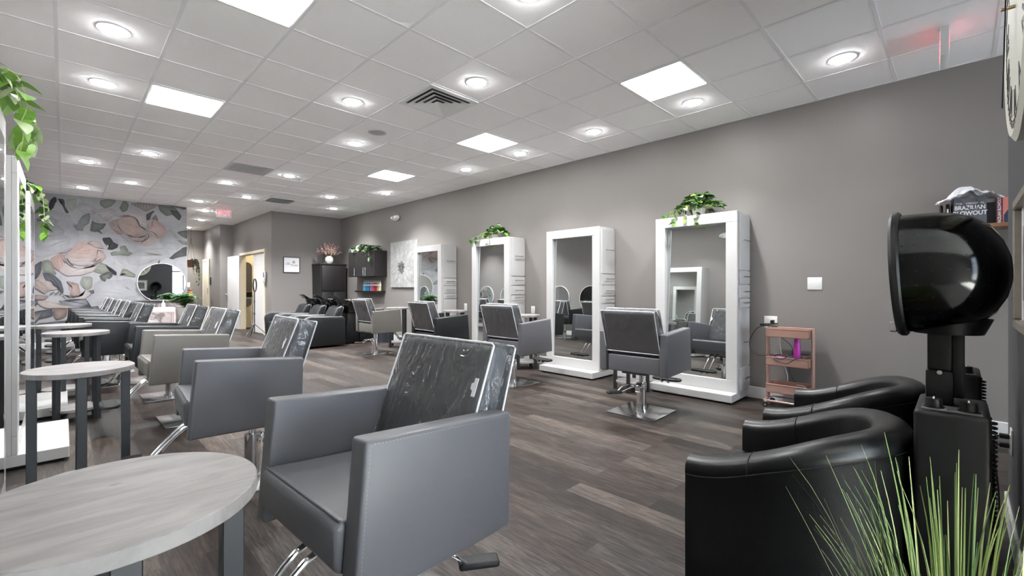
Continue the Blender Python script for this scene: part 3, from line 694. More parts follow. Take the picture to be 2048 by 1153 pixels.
# ------------------------------------------------ floral wallpaper, coplanar layers half a millimetre apart
def picture(name, polys, strokes, to3d, mat, parent, step=.0004, basecol=(200, 199, 202), rect=None, smooth=2, soft=.22, veins=0):
    bm = bmesh.new(); cl = bm.loops.layers.float_color.new('Col')
    def face(vs, cols):
        f = bm.faces.new(vs)
        for lp, c in zip(f.loops, cols): lp[cl] = (*c, 1)
    bc = srgb(basecol); x0, x1, z0, z1 = rect
    N = 12
    gv = [[bm.verts.new(to3d(x0+(x1-x0)*i/N, z0+(z1-z0)*j/N, 0)) for i in range(N+1)] for j in range(N+1)]
    for j in range(N):
        for i in range(N): face((gv[j][i], gv[j][i+1], gv[j+1][i+1], gv[j+1][i]), [bc]*4)
    d = step
    cl2 = lambda x, z: (min(x1, max(x0, x)), min(z1, max(z0, z)))
    for ec, cc, fl in polys:
        P = [(fl[i], fl[i+1]) for i in range(0, len(fl), 2)]
        for _ in range(smooth):
            Q = []
            for a, b in zip(P, P[1:]+P[:1]):
                w = soft
                Q += [(a[0]*(1-w)+b[0]*w, a[1]*(1-w)+b[1]*w), (a[0]*w+b[0]*(1-w), a[1]*w+b[1]*(1-w))]
            P = Q
        n = len(P); mx = sum(p[0] for p in P)/n; mz = sum(p[1] for p in P)/n
        # ragged petal edge
        P = [(p[0]+(noise.noise((p[0]*9, p[1]*9, d*900)))*.022, p[1]+noise.noise((p[0]*9+40, p[1]*9, d*900))*.022) for p in P]
        e, c = srgb(ec), srgb(cc); prev = None
        if min(ec) > 160: e = tuple(e[q]*.8+c[q]*.2 for q in range(3))
        for k, fr_ in enumerate((1.0, .94, .84, .70, .52, .34, .16)):
            t_ = (1-fr_)/.84; t_ = t_**.75
            col = tuple(e[q]*(1-t_)+c[q]*t_ for q in range(3))
            ring = [bm.verts.new(to3d(*cl2(mx+(p[0]-mx)*fr_, mz+(p[1]-mz)*fr_), d)) for p in P]
            if prev:
                pr, pc = prev
                for i in range(n): face((pr[i], pr[(i+1) % n], ring[(i+1) % n], ring[i]), (pc, pc, col, col))
            prev = (ring, col)
        ctr = bm.verts.new(to3d(*cl2(mx, mz), d)); pr, pc = prev
        for i in range(n): face((pr[i], pr[(i+1) % n], ctr), (pc, pc, c))
        d += step
        if veins:      # brush lines running from the petal's base to its rim
            rv = random.Random(int(mx*1000)+n); area = (max(q[0] for q in P)-min(q[0] for q in P))*(max(q[1] for q in P)-min(q[1] for q in P))
            far = max(range(n), key=lambda i: math.hypot(P[i][0]-mx, P[i][1]-mz)); bx, bz = P[far]
            cnt = int(min(26, 4+veins*area)); dark = sum(ec) < 420
            for v_ in range(cnt):
                q = P[rv.randrange(n)]; u0, u1 = rv.uniform(.08, .5), rv.uniform(.65, .97)
                a_ = V((bx+(q[0]-bx)*u0, bz+(q[1]-bz)*u0, 0)); b_ = V((bx+(q[0]-bx)*u1, bz+(q[1]-bz)*u1, 0)); m_ = (a_+b_)/2*.86+V((mx, mz, 0))*.14
                sh_ = rv.uniform(.80, .95) if rv.random() < .7 else rv.uniform(1.03, 1.12)
                colv = tuple(min(1, x_*sh_) for x_ in [e[k_]*.5+c[k_]*.5 for k_ in range(3)]); wv = rv.uniform(.003, .012)
                Pq = [a_, (a_+m_)/2, m_, (m_+b_)/2, b_]; t_ = (b_-a_).normalized(); nn = V((-t_.y, t_.x, 0)); A_ = []; B_ = []
                for k_, pp in enumerate(Pq):
                    ww = wv*(.15, .8, 1, .8, .1)[k_]*.5
                    A_.append(bm.verts.new(to3d(*cl2(pp.x+nn.x*ww, pp.y+nn.y*ww), d))); B_.append(bm.verts.new(to3d(*cl2(pp.x-nn.x*ww, pp.y-nn.y*ww), d)))
                for k_ in range(4): face((A_[k_], A_[k_+1], B_[k_+1], B_[k_]), [colv]*4)
            d += step*.5
    for co_, w, fl in strokes:
        c = srgb(co_); P = [V((fl[i], fl[i+1], 0)) for i in range(0, len(fl), 2)]
        P = bez(P, 8*(len(P)-1)); n = len(P); A = []; B = []
        for i, p in enumerate(P):
            t_ = (P[min(i+1, n-1)]-P[max(i-1, 0)]).normalized(); nn = V((-t_.y, t_.x, 0)); ww = w*.5*max(.12, sin(pi*(i+.3)/(n-.4)))
            A.append(bm.verts.new(to3d(*cl2(p.x+nn.x*ww, p.y+nn.y*ww), d))); B.append(bm.verts.new(to3d(*cl2(p.x-nn.x*ww, p.y-nn.y*ww), d)))
        for i in range(n-1): face((A[i], A[i+1], B[i+1], B[i]), [c]*4)
        d += step*.3
    me = bpy.data.meshes.new(name); bm.to_mesh(me); bm.free(); me.materials.append(mat)
    o = bpy.data.objects.new(name, me); COL.objects.link(o)
    if parent: o.parent = parent
    return o
picture('wallpaper', MURAL_PETALS, MURAL_STROKES, lambda x, z, d: (x, YM-.0006-d*.35, z), M_MURAL, wm, rect=(XL+.002, 2.053, .126, HC-.004), smooth=2, soft=.12, veins=90)
# ---------------------------------------------------------------- things in the ceiling
def cell(x, y):
    """centre of the ceiling tile that holds the point"""
    return (-.04 + TILE*(math.floor((x+.04)/TILE)+.5), 1.63 + TILE*(math.floor((y-1.63)/TILE)+.5))

def light_panel(x, y, label):
    x, y = cell(x, y)
    t = thing('ceiling_light_panel', label, 'ceiling light', (x, y, HC), 0, 'square flat light panels in the ceiling grid')
    h = TILE/2-.012; m = MB()
    for a, b, c, d in ((-h, h, -h, -h+.016), (-h, h, h-.016, h), (-h, -h+.016, -h+.016, h-.016), (h-.016, h, -h+.016, h-.016)):
        m.box(a, b, c, d, -.009, -.0005)
    m.build('frame', M_GRID, t)
    MB().box(-h+.016, h-.016, -h+.016, h-.016, -.012, -.004).build('diffuser', M_PANEL, t)
light_panel(.87, 3.2, 'square ceiling light panel cut off by the top edge, nearest the two left-hand round downlights')
light_panel(.87, 5.6, 'square ceiling light panel on the left, beyond the two large round downlights')
light_panel(3.92, 1.9, 'largest square ceiling light panel on the right, nearest the exit sign seen edge-on')
light_panel(3.92, 4.4, 'square ceiling light panel behind the big louvred air diffuser')
light_panel(3.92, 6.8, 'smallest and farthest of the square ceiling light panels, above the canvas flower')

def downlight_mesh():
    t = thing('downlight', '', 'downlight', (0, 0, HC), 0, 'round recessed downlights in the ceiling')
    MB().lathe([(.074, -.004), (.080, -.0075), (.098, -.005), (.100, 0), (.074, 0)], 36).build('trim_ring', M_WHITEP, t)
    MB().lathe([(0, -.024), (.05, -.022), (.069, -.016), (.074, -.003), (.074, -.0005), (0, -.0005)], 36).build('lens', M_DOWN, t)
    sd = bpy.data.lights.new('bulb', 'SPOT'); sd.energy = SPOT_W; sd.spot_size = R(106); sd.spot_blend = 1.0; sd.shadow_soft_size = .05
    sd.color = (.97, .985, 1.0)
    so = bpy.data.objects.new('bulb', sd); so.location = (0, 0, -.05); COL.objects.link(so); so.parent = t
    return t
DL = [(2.11, 1.95, 'round downlight cut off by the top edge of the photo, above the near grey chair'),
      (.26, 4.39, 'largest round downlight at the upper left, left of the cropped light panel'),
      (.26, 5.60, 'second round downlight at the upper left, left of the square light panel'),
      (2.69, 3.15, 'round downlight right beside the big louvred air diffuser'),
      (2.08, 4.37, 'round downlight left of the big louvred air diffuser'),
      (2.70, 5.60, 'round downlight just beyond the flush ceiling speaker'),
      (.86, 8.07, 'glowing round downlight beyond the left light panel, in a tile of its own sheen'),
      (.25, 9.24, 'round downlight at far left, farther along the row of the two large ones'),
      (.25, 11.70, 'farthest downlight of the left row, just above the floral wallpaper'),
      (.86, 10.53, 'round downlight above the big pink peony of the wallpaper, second row from the left'),
      (2.08, 9.31, 'round downlight just beyond the grey return-air grille'),
      (2.69, 8.01, 'round downlight right of the grey return-air grille'),
      (2.70, 10.51, 'small round downlight left of the far slotted air vent'),
      (2.08, 11.74, 'small round downlight above the right end of the floral wallpaper'),
      (3.92, 9.29, 'small round downlight over the grey back wall, upper of a pair'),
      (4.55, 10.57, 'small round downlight over the grey back wall, lower of a pair near the corner'),
      (4.55, 8.10, 'small round downlight above the oval wall emergency light'),
      (4.54, 5.58, 'round downlight in the right-hand row, left of the light panel behind the diffuser'),
      (4.54, 4.38, 'round downlight in the right-hand row, beside the light panel behind the diffuser'),
      (4.54, 3.14, 'round downlight in the right-hand row, between two light panels'),
      (4.54, 1.93, 'round downlight in the right-hand row, touching the largest light panel'),
      (4.54, .69, 'nearest and largest downlight of the right-hand row, left of the exit sign seen edge-on'),
      (2.72, 14.95, 'round downlight in the hallway ceiling below the lit exit sign'),
      (2.45, 13.10, 'round downlight half hidden behind the left side of the lit exit sign'),
      (2.76, 17.10, 'farthest hallway downlight, seen at the edge of the floral wallpaper')]
d0 = downlight_mesh(); d0.location = (DL[0][0], DL[0][1], HC); d0['label'] = DL[0][2]
strong = [c for c in kids(d0) if c.type == 'LIGHT'][0].data.copy(); strong.energy = SPOT_W*1.7; strong.spot_size = R(125)   # the wash towards the back of the salon
for x, y, lb in DL[1:]:
    d = dup(d0, (x, y, HC), 0, lb)
    if y < 1 and x > 4:
        for c in kids(d):
            if c.type == 'LIGHT': c.data = c.data.copy(); c.data.energy = SPOT_W*.3
    if y > 7.5:
        for c in kids(d):
            if c.type == 'LIGHT': c.data = strong

# big louvred supply diffuser
def diffuser(x, y, label, n=4):
    x, y = cell(x, y)
    t = thing('air_diffuser', label, 'air vent', (x, y, HC), 0)
    h = TILE/2-.012; m = MB()
    w = .055
    for a, b, c, d in ((-h, h, -h, -h+w), (-h, h, h-w, h), (-h, -h+w, -h+w, h-w), (h-w, h, -h+w, h-w)): m.box(a, b, c, d, -.012, -.001, .002, 1)
    m.build('frame', M_WHITEP, t)
    MB().box(-h+w, h-w, -h+w, h-w, -.003, -.001).build('duct_opening', pbr('grey_duct', srgb((70, 70, 70)), .6), t)
    for i in range(n):
        r0 = (h-w)*(1-i/n)-.006; r1 = r0-(h-w)/n*1.02; z0, z1 = -.026, -.006
        v = []
        for r_, z_ in ((r0, z0), (r1, z1), (r1+.004, z1), (r0+.003, z0-.003)): v += [(-r_, -r_, z_), (r_, -r_, z_), (r_, r_, z_), (-r_, r_, z_)]
        f = []
        for k in range(4):
            a, b = k*4, ((k+1) % 4)*4
            for q in range(4): f.append((a+q, a+(q+1) % 4, b+(q+1) % 4, b+q))
        MB().faces(v, f).build('louvre', M_WHITEP, t, flat=True)
    return t
diffuser(2.7, 3.75, 'large square white louvred air diffuser in the middle of the ceiling')
t = thing('return_grille', 'flat grey return-air grille in the ceiling beyond the left light panel', 'air vent', (*cell(2.1, 8.0), HC))
h = TILE/2-.012
m = MB()
for a, b, c, d in ((-h, h, -h, -h+.03), (-h, h, h-.03, h), (-h, -h+.03, -h+.03, h-.03), (h-.03, h, -h+.03, h-.03)): m.box(a, b, c, d, -.008, -.001)
m.build('frame', pbr('grey_grille_paint', srgb((196, 194, 194)), .5), t)
m = MB()
m.box(-h+.03, h-.03, -h+.03, h-.03, -.002, -.001)
for i in range(26):
    q = -h+.035+i*(2*h-.07)/25; m.box(q-.002, q+.002, -h+.03, h-.03, -.008, -.002); m.box(-h+.03, h-.03, q-.002, q+.002, -.008, -.002)
m.build('egg_crate_core', pbr('grey_grille_core', srgb((196, 194, 194)), .6), t)
# slotted far vent
t = thing('slot_vent', 'white four-slot air vent in the far ceiling in front of the grey back wall', 'air vent', (3.32, 10.45, HC))
m = MB()
for a, b, c, d in ((-.29, .29, -.29, -.23), (-.29, .29, .23, .29), (-.29, -.23, -.23, .23), (.23, .29, -.23, .23)): m.box(a, b, c, d, -.010, -.001, .002, 1)
m.build('frame', M_WHITEP, t)
MB().box(-.23, .23, -.23, .23, -.003, -.001).build('duct_opening', M_BLKPL, t)
for i in range(4):
    y = -.17+i*.115; MB().box(-.23, .23, -.045, .045, -.002, .002, M=Matrix.Translation((0, y, -.018)) @ Matrix.Rotation(R(24), 4, 'X')).build('blade', M_WHITEP, t)
# speaker
t = thing('ceiling_speaker', 'flush round white speaker grille in the ceiling near the middle', 'speaker', (2.7, 5.02, HC))
MB().lathe([(.085, -.006), (.105, -.008), (.112, -.004), (.113, 0), (.085, 0)], 32).build('rim', pbr('speaker_rim', srgb((196, 194, 198)), .5), t)
MB().lathe([(0, -.005), (.085, -.005), (.085, -.001), (0, -.001)], 32).build('grille', pbr('speaker_mesh', srgb((182, 178, 184)), .7, bump=.6, bscale=600), t)

# exit signs
def exit_sign(label, loc, rz):
    t = thing('exit_sign', label, 'exit sign', loc, rz)      # faces local -y and +y
    MB().box(-.06, .06, -.035, .035, -.022, -.0008, .006, 2).build('canopy', M_WHITEP, t)
    m = MB(); m.box(-.155, .155, -.024, .024, -.225, -.02, .006, 2)
    hs = m.build('housing', M_WHITEP, t)
    for sgn, rot in ((-1, 0), (1, pi)):
        Mx = Matrix.Translation((0, sgn*.0245, -.122)) @ Matrix.Rotation(rot, 4, 'Z') @ Matrix.Rotation(R(90), 4, 'X')
        text_mesh('EXIT', .165, Mx, 'lettering', M_EXIT, hs, .0012, bold=.002, xs=.84)
    return t
exit_sign('small lit white EXIT sign with red letters hanging over the hallway', (2.70, 12.42, HC), 0)
exit_sign('white exit sign seen edge-on at the upper right, throwing a red glow on the ceiling', (4.60, .085, HC), R(2))
# ---------------------------------------------------------------- styling chairs (local +x is the way the sitter faces)
def make_chair(name_mat, label, seed=0.0):
    lea = name_mat
    t = thing('styling_chair', label, 'styling chair', (0, 0, 0), 0, 'hydraulic styling chairs under clear plastic')
    c = -.055
    MB().box(c-.25, c+.25, -.245, .245, .001, .013, .004, 2).build('base_plate', M_STEEL, t)
    m = MB(); m.cyl((c, 0, .013), (c, 0, .285), .046, n=28); m.cyl((c, 0, .013), (c, 0, .03), .058, n=28)
    col = m.build('column', M_CHROME, t)
    m = MB(); m.cyl((c, 0, .285), (c, 0, .40), .021, n=18); m.build('piston', M_CHROME, col)
    m = MB(); m.prism([(-.055, .285), (-.075, .25), (-.075, .205), (-.058, .205), (-.058, .24), (.045, .285)], -.03, .03, 'y', .003, 1, M=Matrix.Translation((c, 0, 0)))
    m.build('pump_bracket', M_CHROME, col)
    lv = MB()
    for s in (-1, 1):
        lv.tube(bez([(c-.05, s*.055, .235), (c-.06, s*.062+.02, .265), (c-.12, s*.045+.09, .25), (c-.17, s*.025+.14, .205)], 12), .0055, 8)
    lo_ = lv.build('pump_lever', M_CHROME, t)
    MB().box(-.075, .075, -.033, .033, -.013, .013, .011, 3, M=Matrix.Translation((c-.215, .175, .2)) @ Matrix.Rotation(R(-35), 4, 'Z')).build('pedal_pad', M_RUBBER, lo_)
    MB().box(c-.17, c+.19, -.12, .12, .388, .408, .003, 1).build('seat_mount', M_BLKMET, t)
    # upholstery
    sp = [(-.235, .405), (.19, .405), (.322, .468), (.326, .585), (.305, .602), (-.12, .568), (-.235, .565)]
    seat = MB().prism(sp, -.267, .267, 'y', .013, 3).build('seat', lea, t)
    m = MB()
    m.tube([(.308, -.262, .601), (.308, .262, .601)], .0035, 6); m.build('piping', lea, seat)
    ap = [(-.262, .788), (.281, .822), (.315, .405), (-.256, .400)]
    for s in (-1, 1):
        a, b = (s*.270, s*.347) if s > 0 else (s*.347, s*.270)
        ar = MB().prism(ap, a, b, 'y', .011, 3).build('armrest', lea, t)
        m = MB()
        y = s*.3385
        ed = [(-.256, .775), (-.250, .785), (.270, .8185), (.276, .81), (.310, .415)]
        dz = .0028
        for yy in (s*.3475,):
            for (p, q) in zip(ed, ed[1:]):
                L_ = math.dist(p, q); k = max(1, int(L_/.011))
                for i in range(k):
                    u0, u1 = (i+.15)/k, (i+.75)/k
                    m.tube([(p[0]+(q[0]-p[0])*u0-.008, yy-s*.0012, p[1]+(q[1]-p[1])*u0-.008), (p[0]+(q[0]-p[0])*u1-.008, yy-s*.0012, p[1]+(q[1]-p[1])*u1-.008)], .0011, 4)
        m.build('stitching', M_STITCH, ar)
    bp = [(-.105, .575), (-.262, 1.005), (-.352, .985), (-.222, .575)]
    MB().prism(bp, -.264, .264, 'y', .026, 4).build('backrest', lea, t)
    # clear cover: a wrinkled film box around the backrest
    O = V((-.235, 0, .79)); F0 = [V((p[0], 0, p[1])) for p in ((-.092, .60), (-.253, 1.016), (-.364, .995), (-.240, .60))]
    def pt(u, v, w):   # u across, v up, w front-back
        lo_p = F0[0].lerp(F0[3], w); hi_p = F0[1].lerp(F0[2], w); p = lo_p.lerp(hi_p, v); return V((p.x, -.274+.548*u, p.z))
    fax = (F0[1]-F0[0]).normalized(); nf = V((fax.z, 0, -fax.x)).normalized()
    def wr(p, n_, edge):
        ridge = lambda q: (1-abs(noise.noise(q))*2.2)
        q1 = V((p.x*5+seed, p.y*11+p.z*7, p.z*5)); q2 = V((p.x*9, p.y*19-p.z*13+seed, p.z*8))
        a = noise.noise(p*7+V((seed, 0, 0)))*.5 + max(0, ridge(q1)-.55)*1.5 + max(0, ridge(q2)-.6)*1.0 + noise.noise(V((p.x*40, p.y*46-p.z*30, p.z*22+seed)))*.22
        return p + n_*(a*.0095*min(1, .12+edge*6))
    m = MB()
    ee = lambda a, b: min(a, 1-a, b, 1-b)
    m.grid(lambda a, b: wr(pt(a, b, 0), nf, ee(a, b)), 34, 28)
    m.grid(lambda a, b: wr(pt(1-a, b, 1), -nf, ee(a, b)), 34, 28)
    m.grid(lambda a, b: wr(pt(0, b, 1-a), V((0, -1, 0)), ee(a, b)), 8, 28)
    m.grid(lambda a, b: wr(pt(1, b, a), V((0, 1, 0)), ee(a, b)), 8, 28)
    m.grid(lambda a, b: wr(pt(a, 1, b), fax, ee(a, b)), 34, 8)
    cv = m.build('plastic_cover', M_VINYL, t, sharp=180); cv['label'] = 'wrinkled clear plastic cover'
    m = MB()
    for w_ in (0, 1):
        m.tube([pt(0, 0, w_), pt(0, .5, w_), pt(0, .985, w_), pt(.02, 1, w_), pt(.5, 1, w_), pt(.98, 1, w_), pt(1, .985, w_), pt(1, .5, w_), pt(1, 0, w_)], .0042, 6)
    m.tube([pt(0, 0, 1), pt(.5, 0, 1), pt(1, 0, 1)], .0038, 6)
    m.build('seam_piping', M_PIPING, cv)
    q = [pt(.955, .58, -.17), pt(.985, .58, -.17), pt(.985, .72, -.17), pt(.955, .72, -.17), pt(.955, .685, -.17), pt(.935, .675, -.17), pt(.935, .635, -.17), pt(.955, .62, -.17)]
    MB().faces([p for p in q]+[p+nf*.002 for p in q], [tuple(range(8)), tuple(range(15, 7, -1))]+[(i, (i+1) % 8, 8+(i+1) % 8, 8+i) for i in range(8)]).build('care_tag', M_PIPING, cv, flat=True)
    # footrest
    for s in (-1, 1):
        m = MB(); m.tube(bez([(.16, s*.034, .42), (.30, s*.034, .40), (.44, s*.034, .26), (.475, s*.034, .218), (.50, s*.034, .209), (.545, s*.034, .225)], 24), .0105, 10)
        m.build('footrest_bar', M_CHROME, t)
    m = MB()
    out = []
    for i in range(32):
        a = 2*pi*i/32; ca, sa = cos(a), sin(a)
        out.append((.53+.068*math.copysign(abs(ca)**.7, ca), .155*math.copysign(abs(sa)**.6, sa)))
    m.prism(out, .222, .247, 'z', .008, 3)
    for i in range(-6, 7): m.box(.485, .575, i*.021-.004, i*.021+.004, .246, .251, .002, 1)
    m.build('footplate', M_RUBBER, t)
    return t

PI_ = pi
ch_grey = make_chair(M_GREYLEA, 'nearest large grey styling chair in the foreground, beside the round tabletop')
ch_grey.location = (.809, 1.424, 0); ch_grey.rotation_euler = (0, 0, R(182.4))
G = 'hydraulic styling chairs under clear plastic'
dup(ch_grey, (.798, 3.198, 0), R(176.3), 'grey styling chair directly behind the nearest one, second from the camera on the left')
c3 = make_chair(M_TAUPELEA, 'taupe grey styling chair on the left, third from the camera, before the black ones', 3.7)
c3.location = (.805, 5.051, 0); c3.rotation_euler = (0, 0, R(181))
dup(c3, (4.10, 7.62, 0), R(-1.5), 'taupe grey styling chair on the right beside the black shampoo chairs')
c4 = make_chair(M_BLKLEA, 'black styling chair on the left between the taupe chair and the row of black chairs', 8.1)
c4.location = (.797, 6.28, .03); c4.rotation_euler = (0, 0, R(179.9))
dup(c4, (3.92, 5.45, 0), R(-3.0), 'black styling chair on the right facing the farthest white mirror station')
cd = make_chair(M_GREYSHADE, 'grey styling chair nearest on the right, facing the largest mirror station', 5.3)
cd.location = (4.049, 2.207, -.004); cd.rotation_euler = (0, 0, R(2.3))
dup(cd, (4.09, 4.02, -.004), R(1.3), 'grey styling chair on the right, second nearest, backrest towards us')
for c_ in (c4, cd): c_.location.z = 0
ROW = [(.46, 7.55), (.42, 8.62), (.40, 9.72), (.37, 10.82), (.35, 11.93)]
RL = ['nearest black chair of the row along the left wall, fully showing its dark side panel',
      'second black chair of the row along the left wall, behind the fully visible one',
      'middle black chair of the row along the left wall, only backrest and arm edge showing',
      'fourth black chair of the row along the left wall, backrest before the wallpaper',
      'farthest black chair of the row along the left wall, right before the wallpaper']
for (x, y), lb in zip(ROW, RL): dup(c4, (x, y, 0), pi, lb)
# ---------------------------------------------------------------- white mirror stations (local: back at y=0 on the wall, front towards -y, x along the wall)
def make_station(label, wid=.92, hgt=2.03, tilt=1.0, yaw=0.0, recess=.022, door_open=False, plinth=.16):
    t = thing('mirror_station', label, 'mirror station', (0, 0, 0), 0, 'white mirror stations along the walls')
    h = wid/2; D = .365; b = .115
    m = MB()
    m.box(-h, h, -D+.11, -.002, .10, hgt, .003, 1); m.box(-h, -h+b-.005, -D+.03, -D+.11, .10, hgt); m.box(h-b+.005, h, -D+.03, -D+.11, .10, hgt); m.box(-h+b-.005, h-b+.005, -D+.03, -D+.11, .10, .222); m.box(-h+b-.005, h-b+.005, -D+.03, -D+.11, hgt-.112, hgt)
    z0, z1 = .225, hgt-.115
    m.box(-h, h, -D, -D+.03, z1, hgt, .003, 1); m.box(-h, h, -D, -D+.03, .10, z0, .003, 1)
    m.box(-h, -h+b, -D, -D+.03, z0, z1, .003, 1); m.box(h-b, h, -D, -D+.03, z0, z1, .003, 1)
    m.build('cabinet', M_WHITE, t)
    Mm = Matrix.Translation((0, -D+recess, z0)) @ Matrix.Rotation(R(-tilt), 4, 'X') @ Matrix.Rotation(R(yaw), 4, 'Z')      # hung leaning back a touch
    MB().box(-h+b-.004, h-b+.004, 0, .005, -.004, z1-z0+.004, M=Mm).build('mirror', M_MIRROR, t)
    m = MB(); m.box(-h, h, -D-plinth, -.002, .02, .10, .004, 1)
    pl = m.build('plinth', M_WHITE, t)
    MB().box(-h+.03, h-.03, -D-plinth+.03, -.01, .0, .02).build('toe_gap_shade', M_BLKPL, pl)  # black strip stands in for the shade in the toe gap
    # drawers and doors on the +x side
    xs = h; y0, y1 = -D+.045, -.012
    lv = [(.12, .355, 'cabinet_door', .24), (.36, .995, 'cabinet_door', .62), (1.0, 1.095, 'drawer', 1.05), (1.10, 1.245, 'drawer', 1.17), (1.25, 1.395, 'drawer', 1.33), (1.40, hgt-.03, 'cabinet_door', 1.72)]
    for a, z, nm, hz in lv:
        op = door_open and abs(a-.36) < .01
        Md = Matrix.Identity(4)
        if op: Md = Matrix.Translation((xs+.002, y1, 0)) @ Matrix.Rotation(R(-20), 4, 'Z') @ Matrix.Translation((-xs-.002, -y1, 0))
        m = MB().box(xs, xs+.016, y0, y1, a+.0025, z-.0025, .002, 1, M=Md)
        p = m.build(nm, M_WHITE, t)
        m = MB(); yc = (y0+y1)/2
        m.tube([(xs+.044, yc-.10, hz), (xs+.044, yc+.10, hz)], .0055, 8, M=Md)
        for q in (-.07, .07): m.tube([(xs+.015, yc+q, hz), (xs+.044, yc+q, hz)], .0045, 6, M=Md)
        m.build('handle', M_STEEL, p)
    return t
GS = 'white mirror stations along the walls'
def st_right(label, y, **k):
    s = make_station(label, **k); s.location = (W, y, 0); s.rotation_euler = (0, 0, R(-90)); return s
st4 = st_right('largest white mirror station on the right wall, with an open side door', 2.125, door_open=True, tilt=2.1, yaw=-1.0)
st1 = st_right('white mirror station on the right wall with no plant, second nearest', 3.845)
dup(st1, (W, 5.55, 0), R(-90), 'white mirror station on the right wall with a trailing plant, behind the plain one')
dup(st1, (W, 7.365, 0), R(-90), 'farthest white mirror station on the right wall, beside the canvas flower')
sl = make_station('nearest white mirror station on the left wall, tall mirror cut off by the photo edge', hgt=2.09, plinth=.245, tilt=0, recess=-.001)
sl.location = (XL, 3.10, 0); sl.rotation_euler = (0, 0, R(90))
dup(sl, (XL, 4.90, 0), R(90), 'second white mirror station on the left wall, behind the cut-off mirror')
dup(sl, (XL, 6.42, 0), R(90), 'third white mirror station on the left wall, with vines hanging from its top')

# ---------------------------------------------------------------- round side tables
def make_table(label):
    t = thing('side_table', label, 'side table', (0, 0, 0), 0, 'round grey-topped side tables')
    r = .23
    MB().lathe([(0, .805), (r-.002, .805), (r, .803), (r, .777), (r-.002, .775), (0, .775)], 72).build('tabletop', M_TABLE, t)
    MB().lathe([(0, .112), (.176, .112), (.176, .092), (0, .092)], 56).build('shelf', M_TABLE, t)
    for k in range(4):
        a = k*pi/2
        Ma = Matrix.Rotation(a, 4, 'Z') @ Matrix.Translation((.188, 0, 0))
        MB().box(-.02, .02, -.02, .02, 0, .775, .002, 1, M=Ma).build('leg', M_BLKMET, t)
    return t
tb = make_table('nearest round side table, its big grey top filling the lower left corner'); tb.location = (.072, 1.17, 0)
for x, y, rz, lb in ((.072, 3.63, 0, 'round side table second from the camera on the left, between the mirror and grey chairs'),
                     (.087, 5.80, 45, 'round side table third from the camera on the left, by the third mirror station'),
                     (.0, 7.0, 0, 'farthest round side table on the left, in front of the floral wallpaper'),
                     (4.76, 2.76, 20, 'round side table on the right, only its legs showing under the nearest right-hand chair'),
                     (4.93, 4.66, 12, 'round side table on the right between the plain station and the planted one'),
                     (4.98, 6.43, 12, 'round side table on the right beside the farthest black chair, below a white outlet'),
                     (4.86, 8.18, 5, 'farthest round side table on the right, behind the taupe chair')):
    d = dup(tb, (x, y, 0), R(rz), lb)
    if abs(y-3.63) < .01: d.scale = (1.05, 1.05, .93)
tb.scale = (1.05, 1.05, 1)
# ---------------------------------------------------------------- leafy plants
def heart(L, w, droop=.25, cup=.2):
    """one heart-shaped leaf along +x, stem at origin"""
    prof = [(0, 0), (-.06, .30), (.06, .46), (.28, .5), (.55, .40), (.8, .2), (1.0, 0)]
    vs = []; fs = []
    for i, (a, b) in enumerate(prof):
        z = -droop*L*a*a
        vs += [(a*L, b*w, z+cup*b*w*.6), (a*L, 0, z-.0), (a*L, -b*w, z+cup*b*w*.6)]
    for i in range(len(prof)-1):
        k = i*3
        fs += [(k, k+1, k+4, k+3), (k+1, k+2, k+5, k+4)]
    return vs, fs

def leaf_into(mb, p, yaw, pitch, roll, L, w, mi=0, droop=.25):
    vs, fs = heart(L, w, droop)
    Mx = Matrix.Translation(p) @ Euler((roll, pitch, yaw), 'XYZ').to_matrix().to_4x4()
    mb.mi = mi; mb.faces([Mx @ V(v) for v in vs], fs)

def trailing_plant(name, label, loc, seed, spread, height, n, Ls, vines, mats, pot=None, pot_r=.07, pot_h=.10, pot_mat=None, cat='plant', group=None):
    """bushy crown plus vines; vines = list of point lists (local)"""
    rnd = random.Random(seed); t = thing(name, label, cat, loc, 0, group)
    if pot_h:
        MB().lathe([(0, .001), (pot_r*.78, .001), (pot_r, pot_h), (pot_r*.92, pot_h), (pot_r*.9, pot_h*.85), (0, pot_h*.85)], 24).build('pot', pot_mat or M_CERAM, t)
    m = MB(); st = MB()
    for i in range(n):
        a = rnd.uniform(0, 2*pi); q = rnd.random()**.6
        x, y = cos(a)*spread[0]*q, sin(a)*spread[1]*q
        z = pot_h*.9 + height*(1-q*q)*rnd.uniform(.35, 1.0) + .01
        if not pot_h: x, y = rnd.uniform(-1, 1)*spread[0], rnd.uniform(-1, 1)*spread[1]; z = .02 + height*rnd.uniform(.1, .8)*(1-.5*abs(y)/spread[1])
        L = rnd.uniform(*Ls)
        leaf_into(m, (x, y, z), a+rnd.uniform(-.7, .7), rnd.uniform(-.5, .6), rnd.uniform(-.5, .5), L, L*rnd.uniform(.75, .95), rnd.choices(range(len(mats)), [8, 2, 1][:len(mats)])[0])
        if i % 3 == 0: st.tube(bez([(x*.15, y*.15, pot_h*.85), (x*.6, y*.6, z*.9), (x, y, z)], 6), .0018, 5)
    for vp in vines:
        P = bez(vp, 10*(len(vp)-1)); st.tube(P, .0022, 5)
        for i in range(2, len(P), 3):
            L = rnd.uniform(*Ls)*.95
            leaf_into(m, P[i], rnd.uniform(0, 2*pi), rnd.uniform(.2, 1.1), rnd.uniform(-.4, .4), L, L*.8, rnd.choices(range(len(mats)), [2, 2, 2][:len(mats)])[0])
        leaf_into(m, P[-1], rnd.uniform(0, 2*pi), 1.0, 0, Ls[1]*.8, Ls[1]*.6, min(1, len(mats)-1))
    m.build('foliage', mats, t, sharp=180); st.build('stem', M_STEM, t)
    return t
